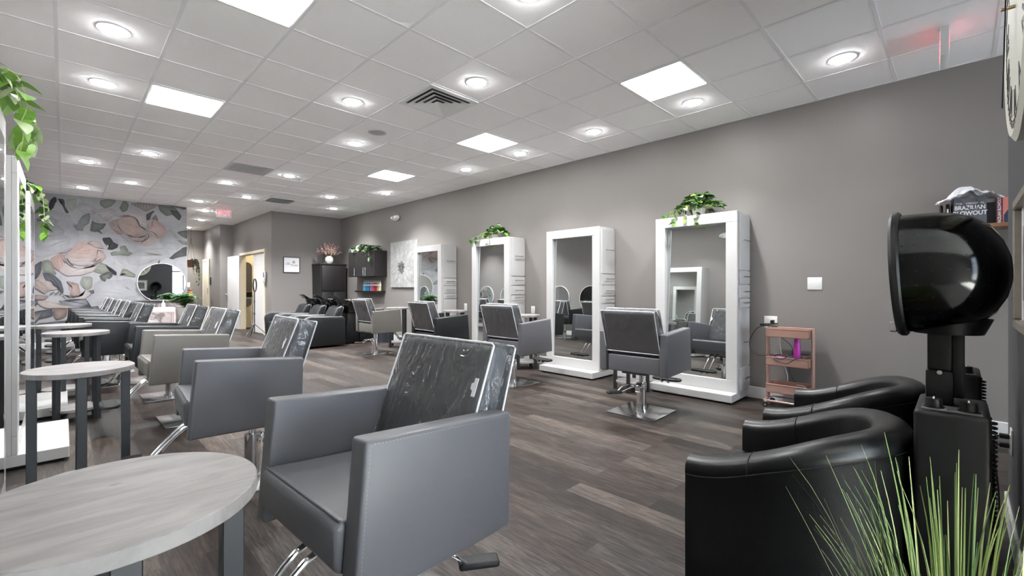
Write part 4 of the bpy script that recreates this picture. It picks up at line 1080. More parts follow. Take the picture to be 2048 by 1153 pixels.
LM = [M_LEAF, M_LEAFL, M_LEAFW]
trailing_plant('potted_pothos', 'bushy green pothos on top of the largest right mirror station', (5.17, 2.13, 2.03), 3, (.13, .25), .20, 230, (.045, .08),
    [[(-.10, .05, .13), (-.17, .08, .10), (-.185, .09, -.03)], [(-.10, -.03, .12), (-.165, -.04, .08), (-.175, -.045, -.09)], [(-.02, .18, .10), (-.10, .30, .07), (-.14, .36, .03)], [(-.1, .12, .1), (-.16, .2, .06), (-.175, .22, -.06)]], LM, pot_r=.075, pot_h=.09)
trailing_plant('potted_pothos', 'trailing green pothos on top of the right mirror station next to the farthest one', (5.17, 5.55, 2.03), 5, (.13, .24), .18, 160, (.05, .085),
    [[(-.08, .1, .12), (-.16, .22, .09), (-.185, .32, -.02)], [(-.1, -.03, .12), (-.165, 0, .06), (-.185, .02, -.09)], [(-.05, .2, .1), (-.13, .38, .06), (-.18, .46, .0)], [(0, -.15, .11), (-.03, -.28, .07), (-.06, -.34, .02)]], LM, pot_r=.07, pot_h=.08)
trailing_plant('hanging_vine_plant', 'bright green vine hanging over the top of the cut-off left mirror station', (-.34, 3.18, 2.09), 11, (.13, .26), .14, 70, (.07, .11),
    [[(.05, .0, .12), (.17, .02, .09), (.20, .05, -.10), (.19, .07, -.22)], [(.04, .12, .12), (.17, .15, .08), (.21, .17, -.05), (.20, .18, -.15)], [(.06, -.12, .11), (.18, -.14, .1), (.22, -.13, -.02), (.20, -.12, -.12)], [(.0, .22, .11), (.16, .28, .08), (.20, .3, -.1)]], [M_LEAFL, M_LEAFL, M_LEAFW], pot_r=.065, pot_h=.08)
trailing_plant('hanging_vine_plant', 'green vine hanging from the top of the third left mirror station before the wallpaper', (-.34, 6.35, 2.09), 13, (.13, .30), .14, 70, (.07, .11),
    [[(.05, .1, .12), (.18, .14, .08), (.20, .18, -.16), (.22, .2, -.34)], [(.05, -.1, .12), (.18, -.12, .07), (.21, -.12, -.18), (.2, -.1, -.30)], [(.0, .25, .11), (.17, .3, .06), (.21, .34, -.22)]], [M_LEAF, M_LEAFL, M_LEAFW], pot_r=.065, pot_h=.08)
trailing_plant('eucalyptus_garland', 'leafy green garland lying along the top of the black wall cabinet', (5.16, 10.2, 2.085), 17, (.12, .62), .19, 300, (.055, .10),
    [[(-.08, -.5, .08), (-.17, -.52, .04), (-.185, -.55, -.14), (-.18, -.56, -.20)], [(-.1, -.3, .1), (-.18, -.35, .05), (-.19, -.36, -.06)]], [M_LEAFD, M_LEAFD, M_LEAFW], pot_h=0)
# dried flowers in a white vase
t = thing('vase_of_dried_flowers', 'white round vase with dried pink flowers on the tall black cabinet', 'vase', (4.93, 11.72, 1.835))
MB().lathe([(0, 0), (.06, 0), (.098, .05), (.108, .11), (.095, .165), (.06, .19), (.066, .205), (.055, .205), (.05, .18), (0, .17)], 32).build('vase', M_CERAM, t)
rnd = random.Random(8); s = MB(); b = MB()
for i in range(120):
    a = rnd.uniform(0, 2*pi); e = rnd.uniform(.15, 1.15); L = rnd.uniform(.22, .40)
    d = V((cos(a)*sin(e), sin(a)*sin(e)*.45, cos(e))); p0 = V((0, 0, .16)); p1 = p0+d*L
    s.tube([p0, p0+d*L*.5+V((0, 0, .02)), p1], .0016, 4)
    b.mi = rnd.choice((0, 0, 1, 1, 2))
    for k in range(4): b.sphere(p0+d*L*(.72+.1*k)+V((rnd.uniform(-.012, .012), 0, rnd.uniform(-.01, .01))), rnd.uniform(.010, .019), n=6)
s.build('stem', pbr('dry_stem', srgb((140, 120, 92)), .8), t)
o_ = b.build('dried_blooms', [pbr('dusty_pink_bloom', srgb((196, 158, 152)), .8, nscale=40, namt=.25), pbr('cream_bloom', srgb((206, 192, 168)), .8, nscale=40, namt=.2), pbr('mauve_bloom', srgb((146, 112, 118)), .8, nscale=40, namt=.25)], t)
o_['kind'] = 'stuff'

# ---------------------------------------------------------------- black cabinets, shelf and bottles
t = thing('tall_cabinet', 'tall black cabinet in the far right corner under the dried flowers', 'cabinet', (4.96, 11.77, 0))
MB().box(-.34, .34, -.25, .24, .06, 1.80, .004, 1).build('body', M_BLKWOOD, t)
MB().box(-.36, .36, -.27, .245, 1.80, 1.832, .006, 2).build('top', M_BLKWOOD, t)
MB().box(-.32, .32, -.23, .22, 0, .06).build('base', M_BLKWOOD, t)
for a, b, z0, z1 in ((-.30, -.005, .10, 1.10), (.005, .30, .10, 1.10), (-.30, .30, 1.13, 1.78)):
    d = MB().box(a, b, -.268, -.251, z0, z1, .005, 2).build('door', M_BLKWOOD, t)
    kx = (a if a > 0 else b)-(.03 if a < 0 else -.03); kz = (z0+z1)/2
    MB().sphere((kx, -.278, kz), .011, n=10).build('knob', M_BLKMET, d)
t = thing('wall_cabinet', 'black three-door wall cabinet above the bottle shelf', 'cabinet', (W, 10.21, 1.475))
MB().box(-.30, -.002, -.67, .67, 0, .605, .003, 1).build('body', M_BLKWOOD, t)
for a, b, hy in ((.225, .668, .29), (-.222, .222, -.17), (-.668, -.225, -.27)):
    d = MB().box(-.322, -.302, a, b, .002, .603, .003, 1).build('door', M_BLKWOOD, t)
    m = MB(); m.tube([(-.352, hy, .02), (-.352, hy, .215)], .006, 8)
    for z in (.05, .185): m.tube([(-.322, hy, z), (-.352, hy, z)], .005, 6)
    m.build('handle', M_STEEL, d)
t = tag(MB().box(W-.19, W-.001, 9.62, 10.80, 1.10, 1.135, .003, 1).build('wall_shelf', M_BLKWOOD), 'black floating shelf under the wall cabinet, holding a line of bottles', 'shelf')
BC = [((120, 190, 220), 'pale blue'), ((70, 160, 205), 'sky blue'), ((40, 140, 195), 'bright blue'), ((30, 120, 180), 'deep blue'), ((60, 150, 190), 'teal blue'), ((44, 56, 84), 'dark navy'), ((140, 130, 180), 'lavender'), ((150, 110, 165), 'violet'),
      ((214, 60, 110), 'hot pink'), ((196, 38, 72), 'crimson'), ((160, 44, 60), 'wine red'), ((118, 74, 60), 'brown'), ((172, 128, 90), 'tan'), ((196, 160, 110), 'amber'), ((214, 198, 160), 'cream')]
for i, (c_, nm) in enumerate(BC):
    y = 10.47-i*.0565
    t = thing('squeeze_bottle', '%s bottle with white nozzle on the black floating shelf' % nm, 'bottle', (W-.10, y, 1.1355), 0, 'coloured bottles on the black floating shelf')
    MB().lathe([(0, 0), (.023, 0), (.025, .006), (.025, .165), (.02, .185), (.012, .192), (0, .192)], 20).build('bottle_body', pbr('bottle_%s' % nm.replace(' ', '_'), srgb(c_), .25, spec=.6), t)
    MB().lathe([(.014, .188), (.014, .21), (.006, .216), (.0035, .262), (0, .262)], 12).build('nozzle', M_WHITEP, t)
    MB().lathe([(.0255, .118), (.0258, .12), (.0258, .155), (.0255, .157)], 20).build('label_band', M_WHITEP, t)

# ---------------------------------------------------------------- pictures
t = thing('canvas_picture', 'square canvas with a big pale grey flower on the right wall', 'picture', (W, 8.79, 1.22))
MB().box(-.035, -.002, -.53, .53, 0, 1.03, .002, 1).build('canvas', M_CERAM, t)
rnd = random.Random(4); pet = []; c0 = (-.06, .44)
for ring, (r0, r1, n, wv) in enumerate(((.30, .78, 15, .13), (.22, .60, 14, .11), (.14, .43, 13, .085), (.07, .28, 11, .06), (.02, .15, 9, .035))):
    for k in range(n):
        a = 2*pi*(k+ring*.5)/n+rnd.uniform(-.12, .12); L = r1*rnd.uniform(.85, 1.1); ca, sa = cos(a), sin(a)
        def q(l, s_): return (c0[0]+ca*l-sa*s_, c0[1]+sa*l+ca*s_)
        pts = [q(r0, -wv*.25), q((r0+L)/2, -wv*.8), q(L*.9, -wv*.5), q(L, 0), q(L*.9, wv*.5), q((r0+L)/2, wv*.8), q(r0, wv*.25)]
        g_ = rnd.randint(-8, 8); fl = [v for p in pts for v in p]
        if ring < 4: pet.append(((156+g_, 156+g_, 154+g_), (178+g_, 178+g_, 176+g_), fl))
        else: pet.append(((84, 84, 82), (122, 121, 118), fl))
strk = []
for k in range(26):
    a = rnd.uniform(0, 2*pi); r_ = rnd.uniform(.02, .12)
    strk.append(((70, 70, 68), .012, (c0[0]+cos(a)*r_, c0[1]+sin(a)*r_, c0[0]+cos(a+.3)*(r_+.05), c0[1]+sin(a+.3)*(r_+.05))))
picture('painted_flower', pet, strk, lambda x, z, d: (-.0358-d*.25, -x, z), M_CANVAS, t, basecol=(172, 172, 170), rect=(-.53, .53, .0, 1.03), smooth=2, soft=.2, veins=120)

t = thing('framed_sign', 'small framed white print with faint script on the grey back wall', 'picture', (4.10, YB, 1.79))
m = MB()
for a, b, c_, d in ((-.20, .20, -.20, -.185), (-.20, .20, .185, .20), (-.20, -.185, -.185, .185), (.185, .20, -.185, .185)): m.box(a, b, -.022, -.001, c_, d, .002, 1)
m.build('frame', M_BLKMET, t)
MB().box(-.185, .185, -.012, -.003, -.185, .185).build('print', M_PRINTW, t)
m = MB()
def scrib(x0, x1, z, n, h, seed):
    r_ = random.Random(seed); pts = []
    for i in range(n*6+1):
        u = i/(n*6); pts.append((x0+(x1-x0)*u+sin(u*n*2*pi)*.008, -.0135, z+sin(u*n*2*pi+1.2)*h*(.6+.6*r_.random())))
    m.tube(bez(pts, len(pts)*3), .0026, 5)
scrib(-.15, -.03, .012, 5, .016, 1); scrib(-.02, .045, -.005, 3, .022, 2); scrib(.06, .15, -.015, 4, .02, 3); scrib(-.12, -.055, .045, 3, .01, 4)
m.build('script', pbr('grey_script_ink', srgb((120, 100, 112)), .6), t)
m = MB()
for k in range(5):
    a = k*2*pi/5; m.sphere((.05+cos(a)*.022, -.0128, .07+sin(a)*.022), .017, (1, .12, 1), 10)
m.build('printed_flower', pbr('dusty_rose_print', srgb((192, 150, 156)), .6), t)

# round mirrors: one on the wallpaper, five over the black counter on the left wall
def round_mirror(label, M, r, loc, rz, group=None):
    t = thing('round_mirror', label, 'mirror', loc, rz, group)   # faces local -y
    Mx = Matrix.Rotation(R(90), 4, 'X')
    MB().lathe([(r, .002), (r+.012, .004), (r+.012, .028), (r, .030)], 72, M=Mx).build('rim', M_WHITEP, t)
    MB().lathe([(0, .002), (r, .002), (r, .026), (0, .026)], 72, M=Mx).build('glass', M_MIRROR, t, sharp=20)
    return t
round_mirror('round mirror with a thin white rim on the floral wallpaper', None, .43, (1.585, YM-.012, 1.325), 0)
for i, (y, lb) in enumerate(((7.50, 'round mirror on the left wall seen reflected, nearest of five'), (8.62, 'second round mirror on the left wall, seen only in reflections'),
      (9.74, 'middle round mirror on the left wall, seen only in reflections'), (10.86, 'fourth round mirror on the left wall, seen only in reflections'), (11.96, 'round mirror on the left wall nearest the wallpaper, seen only in reflections'))):
    round_mirror(lb, None, .36, (XL+.001, y, 1.09), R(90), 'round mirrors along the left wall')
tag(MB().box(XL+.018, XL+.30, 7.0, 12.5, .70, .74, .003, 1).build('wall_counter', M_BLKWOOD), 'long black shelf counter under the left wall round mirrors', 'counter')

# ---------------------------------------------------------------- manicure desk corner by the wallpaper
t = thing('marble_desk', 'pink-grey marble desk with dark top below the round mirror', 'desk', (1.32, 12.52, 0))
MB().box(-.62, .62, -.26, .26, 0, .90, .004, 1).build('front_body', M_MARBLE, t)
MB().box(-.66, .64, -.29, .29, .90, .93, .004, 1).build('desk_top', M_BLKWOOD, t)
t = thing('manicure_trolley', 'pale pink tray trolley standing before the marble desk', 'trolley', (1.40, 11.75, 0))
MB().box(-.235, .235, -.15, .15, .70, .80, .006, 2).build('tray', M_PINK, t)
for sx in (-.245, .245):
    for sy in (-.13, .13): MB().box(sx-.011, sx+.011, sy-.011, sy+.011, .03, .80).build('leg', M_PINK, t)
MB().box(-.235, .235, -.14, .14, .36, .38).build('lower_shelf', M_PINK, t)
for sx in (-.245, .245):
    for sy in (-.13, .13): MB().sphere((sx, sy, .018), .017, n=10).build('caster', M_RUBBER, t)
t = thing('pump_bottle', 'small white bottle on the pale pink tray trolley', 'bottle', (1.47, 11.74, .801))
MB().lathe([(0, 0), (.026, 0), (.028, .01), (.028, .085), (.016, .10), (.012, .12), (0, .12)], 18).build('bottle_body', M_CERAM, t)
MB().lathe([(.011, .12), (.011, .14), (.006, .145), (.006, .155), (0, .155)], 12).build('cap', M_WHITEP, t)
m = MB(); m.lathe([(0, 0), (.05, .002), (.09, .03), (.094, .045), (.086, .04), (.05, .012), (0, .01)], 28)
tag(m.build('nail_bowl', M_BLKPL, loc=(1.27, 11.76, .801)), 'shallow dark bowl on the pale pink tray trolley', 'bowl')
t = thing('potted_fern', 'bushy green fern in a tall grey planter right of the round mirror', 'plant', (1.87, 11.93, 0))
MB().lathe([(0, 0), (.13, 0), (.16, .78), (.15, .78), (.145, .74), (0, .74)], 28).build('planter', M_GPOT, t)
rnd = random.Random(21); m = MB(); s = MB()
for i in range(95):
    a = rnd.uniform(0, 2*pi); L = rnd.uniform(.18, .34); e = rnd.uniform(.1, 1.2)
    P = bez([(0, 0, .75), (cos(a)*L*.45*sin(e), sin(a)*L*.4*sin(e), .84+L*.75*cos(e)), (cos(a)*L*(.5+.5*sin(e)), sin(a)*L*.5, .83+L*(.75*cos(e)))], 14)
    s.tube(P, .002, 4)
    for k in range(3, len(P)):
        for sd in (-1, 1): leaf_into(m, P[k], a+sd*1.1, rnd.uniform(-.1, .5), 0, .042*(1-.4*k/len(P))+.012, .02, rnd.randint(0, 1))
m.build('foliage', [M_FERN, M_LEAF], t, sharp=180); s.build('stem', M_FERN, t)

# hallway: extinguisher, hanging plant, outlet
t = thing('fire_extinguisher', 'red fire extinguisher with yellow tag at the far end of the hallway', 'fire extinguisher', (2.93, 17.80, .73))
MB().lathe([(0, 0), (.075, 0), (.08, .02), (.08, .34), (.06, .40), (.025, .43), (.025, .46), (0, .46)], 24).build('cylinder', M_RED, t)
m = MB(); m.box(-.03, .03, -.02, .02, .46, .50, .005, 2); m.box(-.02, .10, -.012, .012, .51, .525, .003, 1); m.box(-.02, .10, -.012, .012, .545, .56, .003, 1, M=Matrix.Rotation(R(-8), 4, 'Y'))
m.build('valve_handle', M_STEEL, t)
m = MB(); m.tube(bez([(-.02, -.02, .48), (-.10, -.03, .44), (-.105, -.03, .25), (-.09, -.03, .12)], 18), .011, 8); m.build('hose', M_RUBBER, t)
m = MB(); m.lathe([(.081, .12), (.0815, .12), (.0815, .26), (.081, .26)], 24); m.build('paper_label', M_PRINTW, t)
MB().box(-.06, .05, -.088, -.084, .27, .40).build('inspection_tag', M_YELLOW, t)
t.scale = (.9, .9, .86)
MB().box(-.03, .03, .078, .098, .25, .45).build('wall_bracket', M_STEEL, t)
t = thing('hanging_plant', 'trailing plant in a brown pot hung on cords by the wallpaper edge', 'plant', (2.80, 16.9, 1.84))
MB().lathe([(0, 0), (.085, 0), (.12, .20), (.128, .20), (.128, .225), (.108, .225), (.10, .19), (0, .19)], 24).build('pot', M_TERRA, t)
m = MB()
for k in range(3):
    a = k*2*pi/3+.4; m.tube([(cos(a)*.115, sin(a)*.115, .21), (0, 0, .92), (0, 0, HC-1.84)], .004, 5)
m.build('cord', M_BLKMET, t)
rnd = random.Random(33); m = MB(); s = MB()
for k in range(26):
    a = rnd.uniform(-1.5, 1.2); L = rnd.uniform(.15, .75)
    P = bez([(cos(a)*.04, sin(a)*.04, .2), (cos(a)*.13, sin(a)*.13, .27), (cos(a)*.19, sin(a)*.18, .15), (cos(a)*.20+.02, sin(a)*.19, .2-L)], 18); s.tube(P, .002, 4)
    for i in range(2, len(P), 1): leaf_into(m, P[i], rnd.uniform(0, 6.28), rnd.uniform(.1, 1), 0, .05, .028, 0)
m.build('foliage', [pbr('dark_trailing_leaf', srgb((60, 64, 50)), .6, nscale=20, namt=.3)], t, sharp=180); s.build('stem', M_STEM, t)
def plate(label, loc, rz, w=.075, h=.118, kind='outlet', n=1):
    t = thing('wall_outlet' if kind == 'outlet' else 'wall_plate', label, 'outlet' if kind == 'outlet' else 'wall plate', loc, rz)    # faces -y
    MB().box(-w/2, w/2, -.007, -.0005, -h/2, h/2, .003, 2).build('cover_plate', M_WHITEP, t)
    if kind == 'outlet':
        for i in range(n):
            x = (i-(n-1)/2)*.046
            m = MB(); m.box(x-.017, x+.017, -.010, -.006, -.036, .036, .003, 1); sk = m.build('socket', M_CERAM, t)
            m = MB()
            for z in (-.019, .019):
                for q in (-.006, .006): m.box(x+q-.001, x+q+.001, -.0105, -.0095, z-.004, z+.004)
            m.build('slot', M_BLKPL, sk)
    return t
plate('blank white square wall plate on the right wall above the tub chairs', (W, 1.045, 1.255), R(-90), .125, .125, 'plate')
plate('white double outlet on the right wall above the rose gold cart', (W, 1.444, .845), R(-90), .125, .125, n=2)
plate('white outlet on the right wall between the plain and the planted stations', (W, 4.90, .85), R(-90), .08, .125)
plate('white outlet on the right wall between the two farthest mirror stations', (W, 6.62, .85), R(-90), .08, .125)
plate('white outlet box low on the hall end wall beside the wallpaper edge', (2.86, 17.9, 1.30), 0, .16, .16, 'plate')
t = thing('wall_intercom', 'white intercom box beside the double doorway', 'intercom', (3.60, 12.42, 1.45), R(-90))
MB().box(-.05, .05, -.035, -.001, -.02, .20, .006, 2).build('housing', M_WHITEP, t)
MB().box(-.03, .03, -.038, -.034, .02, .15, .002, 1).build('screen', M_BLKMET, t)
MB().box(-.10, .02, -.06, -.001, -.11, -.02, .006, 2).build('tray', M_WHITEP, t)
t = thing('thermostat', 'dark thermostat on the far hallway wall by the cream door', 'thermostat', (3.30, 16.78, 1.42), R(-90))
MB().box(-.05, .05, -.025, -.001, -.12, .12, .005, 2).build('housing', M_BLKMET, t)
MB().box(-.03, .03, -.028, -.024, -.02, .07, .002, 1).build('screen', M_BLKPL, t)
def emergency(label, loc, rz):
    t = thing('emergency_light', label, 'emergency light', loc, rz)
    m = MB(); m.sphere((0, -.035, 0), 1, (.155, .04, .068), 28); m.build('housing', M_WHITEP, t)
    for s_ in (-1, 1):
        l_ = MB(); l_.sphere((s_*.085, -.066, 0), .042, (1, .6, 1), 20); hd = l_.build('lamp_head', M_WHITEP, t)
        MB().lathe([(0, 0), (.03, 0), (.032, .004), (0, .006)], 20, M=Matrix.Translation((s_*.085, -.089, 0)) @ Matrix.Rotation(R(90), 4, 'X')).build('lens', pbr('clear_lens', srgb((190, 192, 190)), .1), hd)
emergency('white oval emergency light high on the right wall near the far corner', (W, 9.10, 2.80), R(-90))
emergency('white oval emergency light high on the left wall, seen in the largest mirror', (XL, 4.05, 2.84), R(90))

# ---------------------------------------------------------------- shampoo chairs with tilting basins (local: sitter faces -x)
def shampoo(label, loc):
    t = thing('shampoo_chair', label, 'shampoo chair', loc, 0, 'black shampoo chairs with basins')
    for s_ in (-1, 1):
        y = s_*.315
        P = [(-.40, .06), (-.42, .30), (-.44, .52), (-.40, .60), (-.30, .635), (.05, .62), (.36, .61), (.40, .56), (.40, .03), (-.36, .03)]
        m = MB(); m.prism(P, y-.062, y+.062, 'y', .024, 3); ar = m.build('armrest', M_BLKLEA, t)
        m = MB(); m.tube([(p[0]-.001, y-s_*.0, p[1]+.001) for p in P[1:7]], .004, 5); m.build('piping', M_STITCH, ar)
    m = MB(); m.box(-.40, .34, -.25, .25, .14, .43, .04, 4); m.build('seat', M_BLKLEA, t)
    m = MB(); m.box(-.33, .36, -.24, .24, .03, .14); m.build('base', M_BLKPL, t)
    m = MB(); m.prism([(.10, .42), (.30, .80), (.40, .83), (.42, .78), (.28, .40)], -.24, .24, 'y', .03, 3); m.build('backrest', M_BLKLEA, t)
    # neck-notched head cushion
    pts = [(-.20, .62), (-.22, .80), (-.17, .845), (-.10, .82), (0, .79), (.10, .82), (.17, .845), (.22, .80), (.20, .62)]
    m = MB(); m.prism(pts, -.035, .035, 'x', .015, 2, M=Matrix.Translation((.16, 0, .02)) @ Matrix.Rotation(R(18), 4, 'Y')); m.build('headrest', M_GREYSHADE, t)
    # basin
    Mb = Matrix.Translation((.66, 0, .70)) @ Matrix.Rotation(R(12), 4, 'Y') @ Matrix.Diagonal((1.15, .92, 1, 1))
    m = MB(); m.lathe([(0, -.02), (.10, -.015), (.19, .06), (.255, .20), (.275, .205), (.29, .20), (.275, .16), (.21, .02), (.12, -.06), (0, -.07)], 44, M=Mb)
    bs = m.build('basin', M_BASIN, t)
    m = MB(); m.prism([(-.30, .18), (-.39, .245), (-.40, .262), (-.37, .262), (-.25, .205)], -.13, .13, 'y', .008, 2, M=Mb); m.build('neck_spout', M_BASIN, bs)
    m = MB()
    p0 = Mb @ V((.2, .10, .20)); m.cyl(p0, p0+V((0, 0, .05)), .022, n=14); m.tube(bez([p0+V((0, 0, .04)), p0+V((-.06, -.02, .085)), p0+V((-.15, -.05, .05))], 12), .010, 8)
    q = Mb @ V((.19, -.12, .20)); m.cyl(q, q+V((0, 0, .04)), .02, n=14); m.tube([q+V((0, 0, .045)), q+V((.05, -.04, .075))], .007, 8)
    m.tube(bez([Mb @ V((-.2, -.2, .21)), Mb @ V((-.12, -.25, .225)), Mb @ V((0, -.24, .225))], 10), .011, 8)
    m.build('faucet', M_CHROME, bs)
    m = MB(); m.prism([(.56, .66), (.50, .02), (.84, .02), (.78, .66)], -.13, .13, 'y', .02, 2); m.build('pedestal', M_BLKPL, t)
    m = MB(); m.prism([(.36, .14), (.36, .20), (.54, .46), (.56, .36)], -.05, .05, 'y'); m.build('link_arm', M_BLKMET, t)
shampoo('nearest black shampoo chair, its broad black side panel in full view', (3.75, 9.42, 0))
shampoo('middle black shampoo chair of the three in front of the grey back wall', (3.75, 10.30, 0))
shampoo('farthest black shampoo chair, against the grey back wall by the ring light', (3.75, 11.16, 0))
t = thing('waste_bin', 'round slate-coloured bin on the floor behind the taupe right chair', 'bin', (5.0, 9.0, 0))
MB().lathe([(0, 0), (.125, 0), (.15, .30), (.152, .31), (.146, .31), (.12, .02), (0, .015)], 32).build('bin_body', M_BIN, t)
MB().lathe([(.127, .0), (.130, .0), (.133, .014), (.127, .014)], 32).build('base_band', M_STEEL, t)
t = thing('storage_box', 'low black box on the floor beside the round bin', 'box', (4.85, 9.55, 0))
MB().box(-.2, .2, -.14, .14, 0, .20, .008, 2).build('box_body', M_BLKPL, t)
MB().box(-.21, .21, -.15, .15, .20, .225, .006, 2).build('lid', M_BLKPL, t)

# ---------------------------------------------------------------- doorway: ring light, slim cart, capsule mirror
t = thing('ring_light', 'black ring light on a tripod in front of the grey double door', 'ring light', (3.30, 12.20, 0))
m = MB(); m.cyl((0, 0, .10), (0, 0, 1.12), .011, n=10); m.cyl((0, 0, .55), (0, 0, .60), .017, n=10); m.cyl((0, 0, .85), (0, 0, .89), .015, n=10); m.build('pole', M_BLKMET, t)
for k in range(3):
    a = k*2*pi/3-.5; m = MB(); m.tube([(0, 0, .32), (cos(a)*.17, sin(a)*.17, .16), (cos(a)*.30, sin(a)*.30, .012)], .008, 7); m.build('leg', M_BLKMET, t)
Mx = Matrix.Translation((0, -.03, 1.27)) @ Matrix.Rotation(R(62), 4, 'Z')
m = MB(); m.tube([Mx @ V((cos(a_)*.15, 0, sin(a_)*.15)) for a_ in [2*pi*i/40 for i in range(40)]], .014, 8, closed=True); m.build('ring', M_BLKPL, t)
m = MB(); m.tube([(0, 0, 1.10), (0, -.02, 1.13)], .012, 8); m.build('tilt_joint', M_BLKMET, t)
t = thing('slim_cart', 'slim white cart inside the doorway behind the ring light', 'cart', (4.12, 14.75, 0), R(10))
for z in (.10, .50, .86): MB().box(-.13, .13, -.20, .20, z, z+.05, .006, 2).build('tray', M_WHITEP, t)
for sx in (-.12, .12):
    for sy in (-.19, .19): MB().cyl((sx, sy, 0), (sx, sy, .91), .010, n=8).build('post', M_WHITEP, t)
tag(MB().box(-.10, .10, -.14, .14, 0, .16, .02, 3).build('towel_warmer', M_BLKPL, loc=(4.12, 14.75, .915)), 'black appliance on top of the slim white cart', 'appliance')
t = thing('spray_bottle', 'pinkish red bottle low on the slim white cart', 'bottle', (4.06, 14.67, .152))
MB().lathe([(0, 0), (.045, 0), (.048, .01), (.048, .19), (.02, .23), (.02, .26), (0, .26)], 18).build('bottle_body', pbr('coral_bottle', srgb((206, 104, 104)), .3), t)
MB().lathe([(.022, .255), (.022, .28), (0, .285)], 14).build('cap', M_WHITEP, t)
t = thing('capsule_mirror', 'tall capsule-shaped mirror on the cream wall through the doorway', 'mirror', (3.915, 15.30, 0))
def caps(r_, z0, z1, n=16):
    return [(r_*cos(a), z1+r_*sin(a)) for a in [pi*i/n for i in range(n+1)]] + [(r_*cos(a), z0+r_*sin(a)) for a in [pi+pi*i/n for i in range(n+1)]]
MB().prism(caps(.150, .78, 1.83), -.022, -.001, 'y').build('frame', M_STEEL, t)
MB().prism(caps(.140, .78, 1.83), -.026, -.0225, 'y').build('glass', M_MIRROR, t, sharp=20)
# ---------------------------------------------------------------- black tub chairs (local: sitter faces +y)
def tub_chair(label, loc):
    t = thing('tub_chair', label, 'tub chair', loc, 0, 'black leather tub chairs under the hood dryers')
    hx, yf, yb, th = .315, .268, -.30, .12
    path = []
    for i in range(9): path.append((-hx, yf-(yf+.02)*i/8))
    for i in range(1, 20):
        a = pi+pi*i/20; path.append((hx*cos(a), -.02+.28*sin(a)))
    for i in range(9): path.append((hx, -.02+(yf+.02)*i/8))
    n = len(path)
    def hgt(y): u = (yf-y)/(yf-yb); return .575+.17*(u*u*(3-2*u))
    rings = []
    for i, (x, y) in enumerate(path):
        a = V(path[max(0, i-1)]); b = V(path[min(n-1, i+1)]); d = (b-a).normalized(); o_ = V((d.y, -d.x)) * -1
        if o_.dot(V((x, y+.0001))) < 0 and abs(x) > .05: o_ = -o_
        if abs(x) <= .05: o_ = V((0, -1))
        h = hgt(y); r = th/2; pr = []
        pr += [(-r*.9, .30), (-r, .42), (-r, h-r*.75)]
        for k in range(1, 8):
            q = pi-pi*k/8; pr.append((r*1.03*cos(q), h-r*.75+r*.75*sin(q)))
        pr += [(r, h-r*.75), (r*1.0, h-r*1.0), (r*.97, h-r*1.06), (r*1.0, .35), (r*.97, .06), (r*.5, .05), (-r*.5, .05)]
        rings.append([V((x+o_.x*p, y+o_.y*p, z)) for p, z in pr])
    vs = [v for rg in rings for v in rg]; k = len(rings[0]); fs = []
    for i in range(n-1):
        for j in range(k): fs.append((i*k+j, i*k+(j+1) % k, (i+1)*k+(j+1) % k, (i+1)*k+j))
    fs += [tuple(range(k))[::-1], tuple(range((n-1)*k, n*k))]
    m = MB(); m.faces(vs, fs); bmesh.ops.recalc_face_normals(m.bm, faces=m.bm.faces)
    sh = m.build('shell', M_TUBLEA, t, sharp=50)
    m = MB()
    for q in (6, n-7):
        m.tube([rings[q][j] for j in range(1, 12)], .0028, 5)
    m.tube([rings[i][12] for i in range(n)], .003, 5)
    m.build('seam', M_TUBLEA, sh)
    m = MB(); m.box(-.25, .25, -.20, .30, .30, .45, .035, 4); m.build('seat_cushion', M_TUBLEA, t)
    m = MB(); m.box(-.254, .254, -.22, .255, .05, .30, .01, 2); m.build('seat_base', M_TUBLEA, t)
    for sx in (-.27, .27):
        for sy in (-.18, .225): MB().cyl((sx, sy, 0), (sx, sy, .055), .022, .026, n=12).build('foot', M_BLKPL, t)
tub_chair('nearest black leather tub chair at the lower right, in front of the big dryer', (2.035, .468, 0))
tub_chair('second black leather tub chair, half hidden behind the nearest one', (2.975, .468, 0))

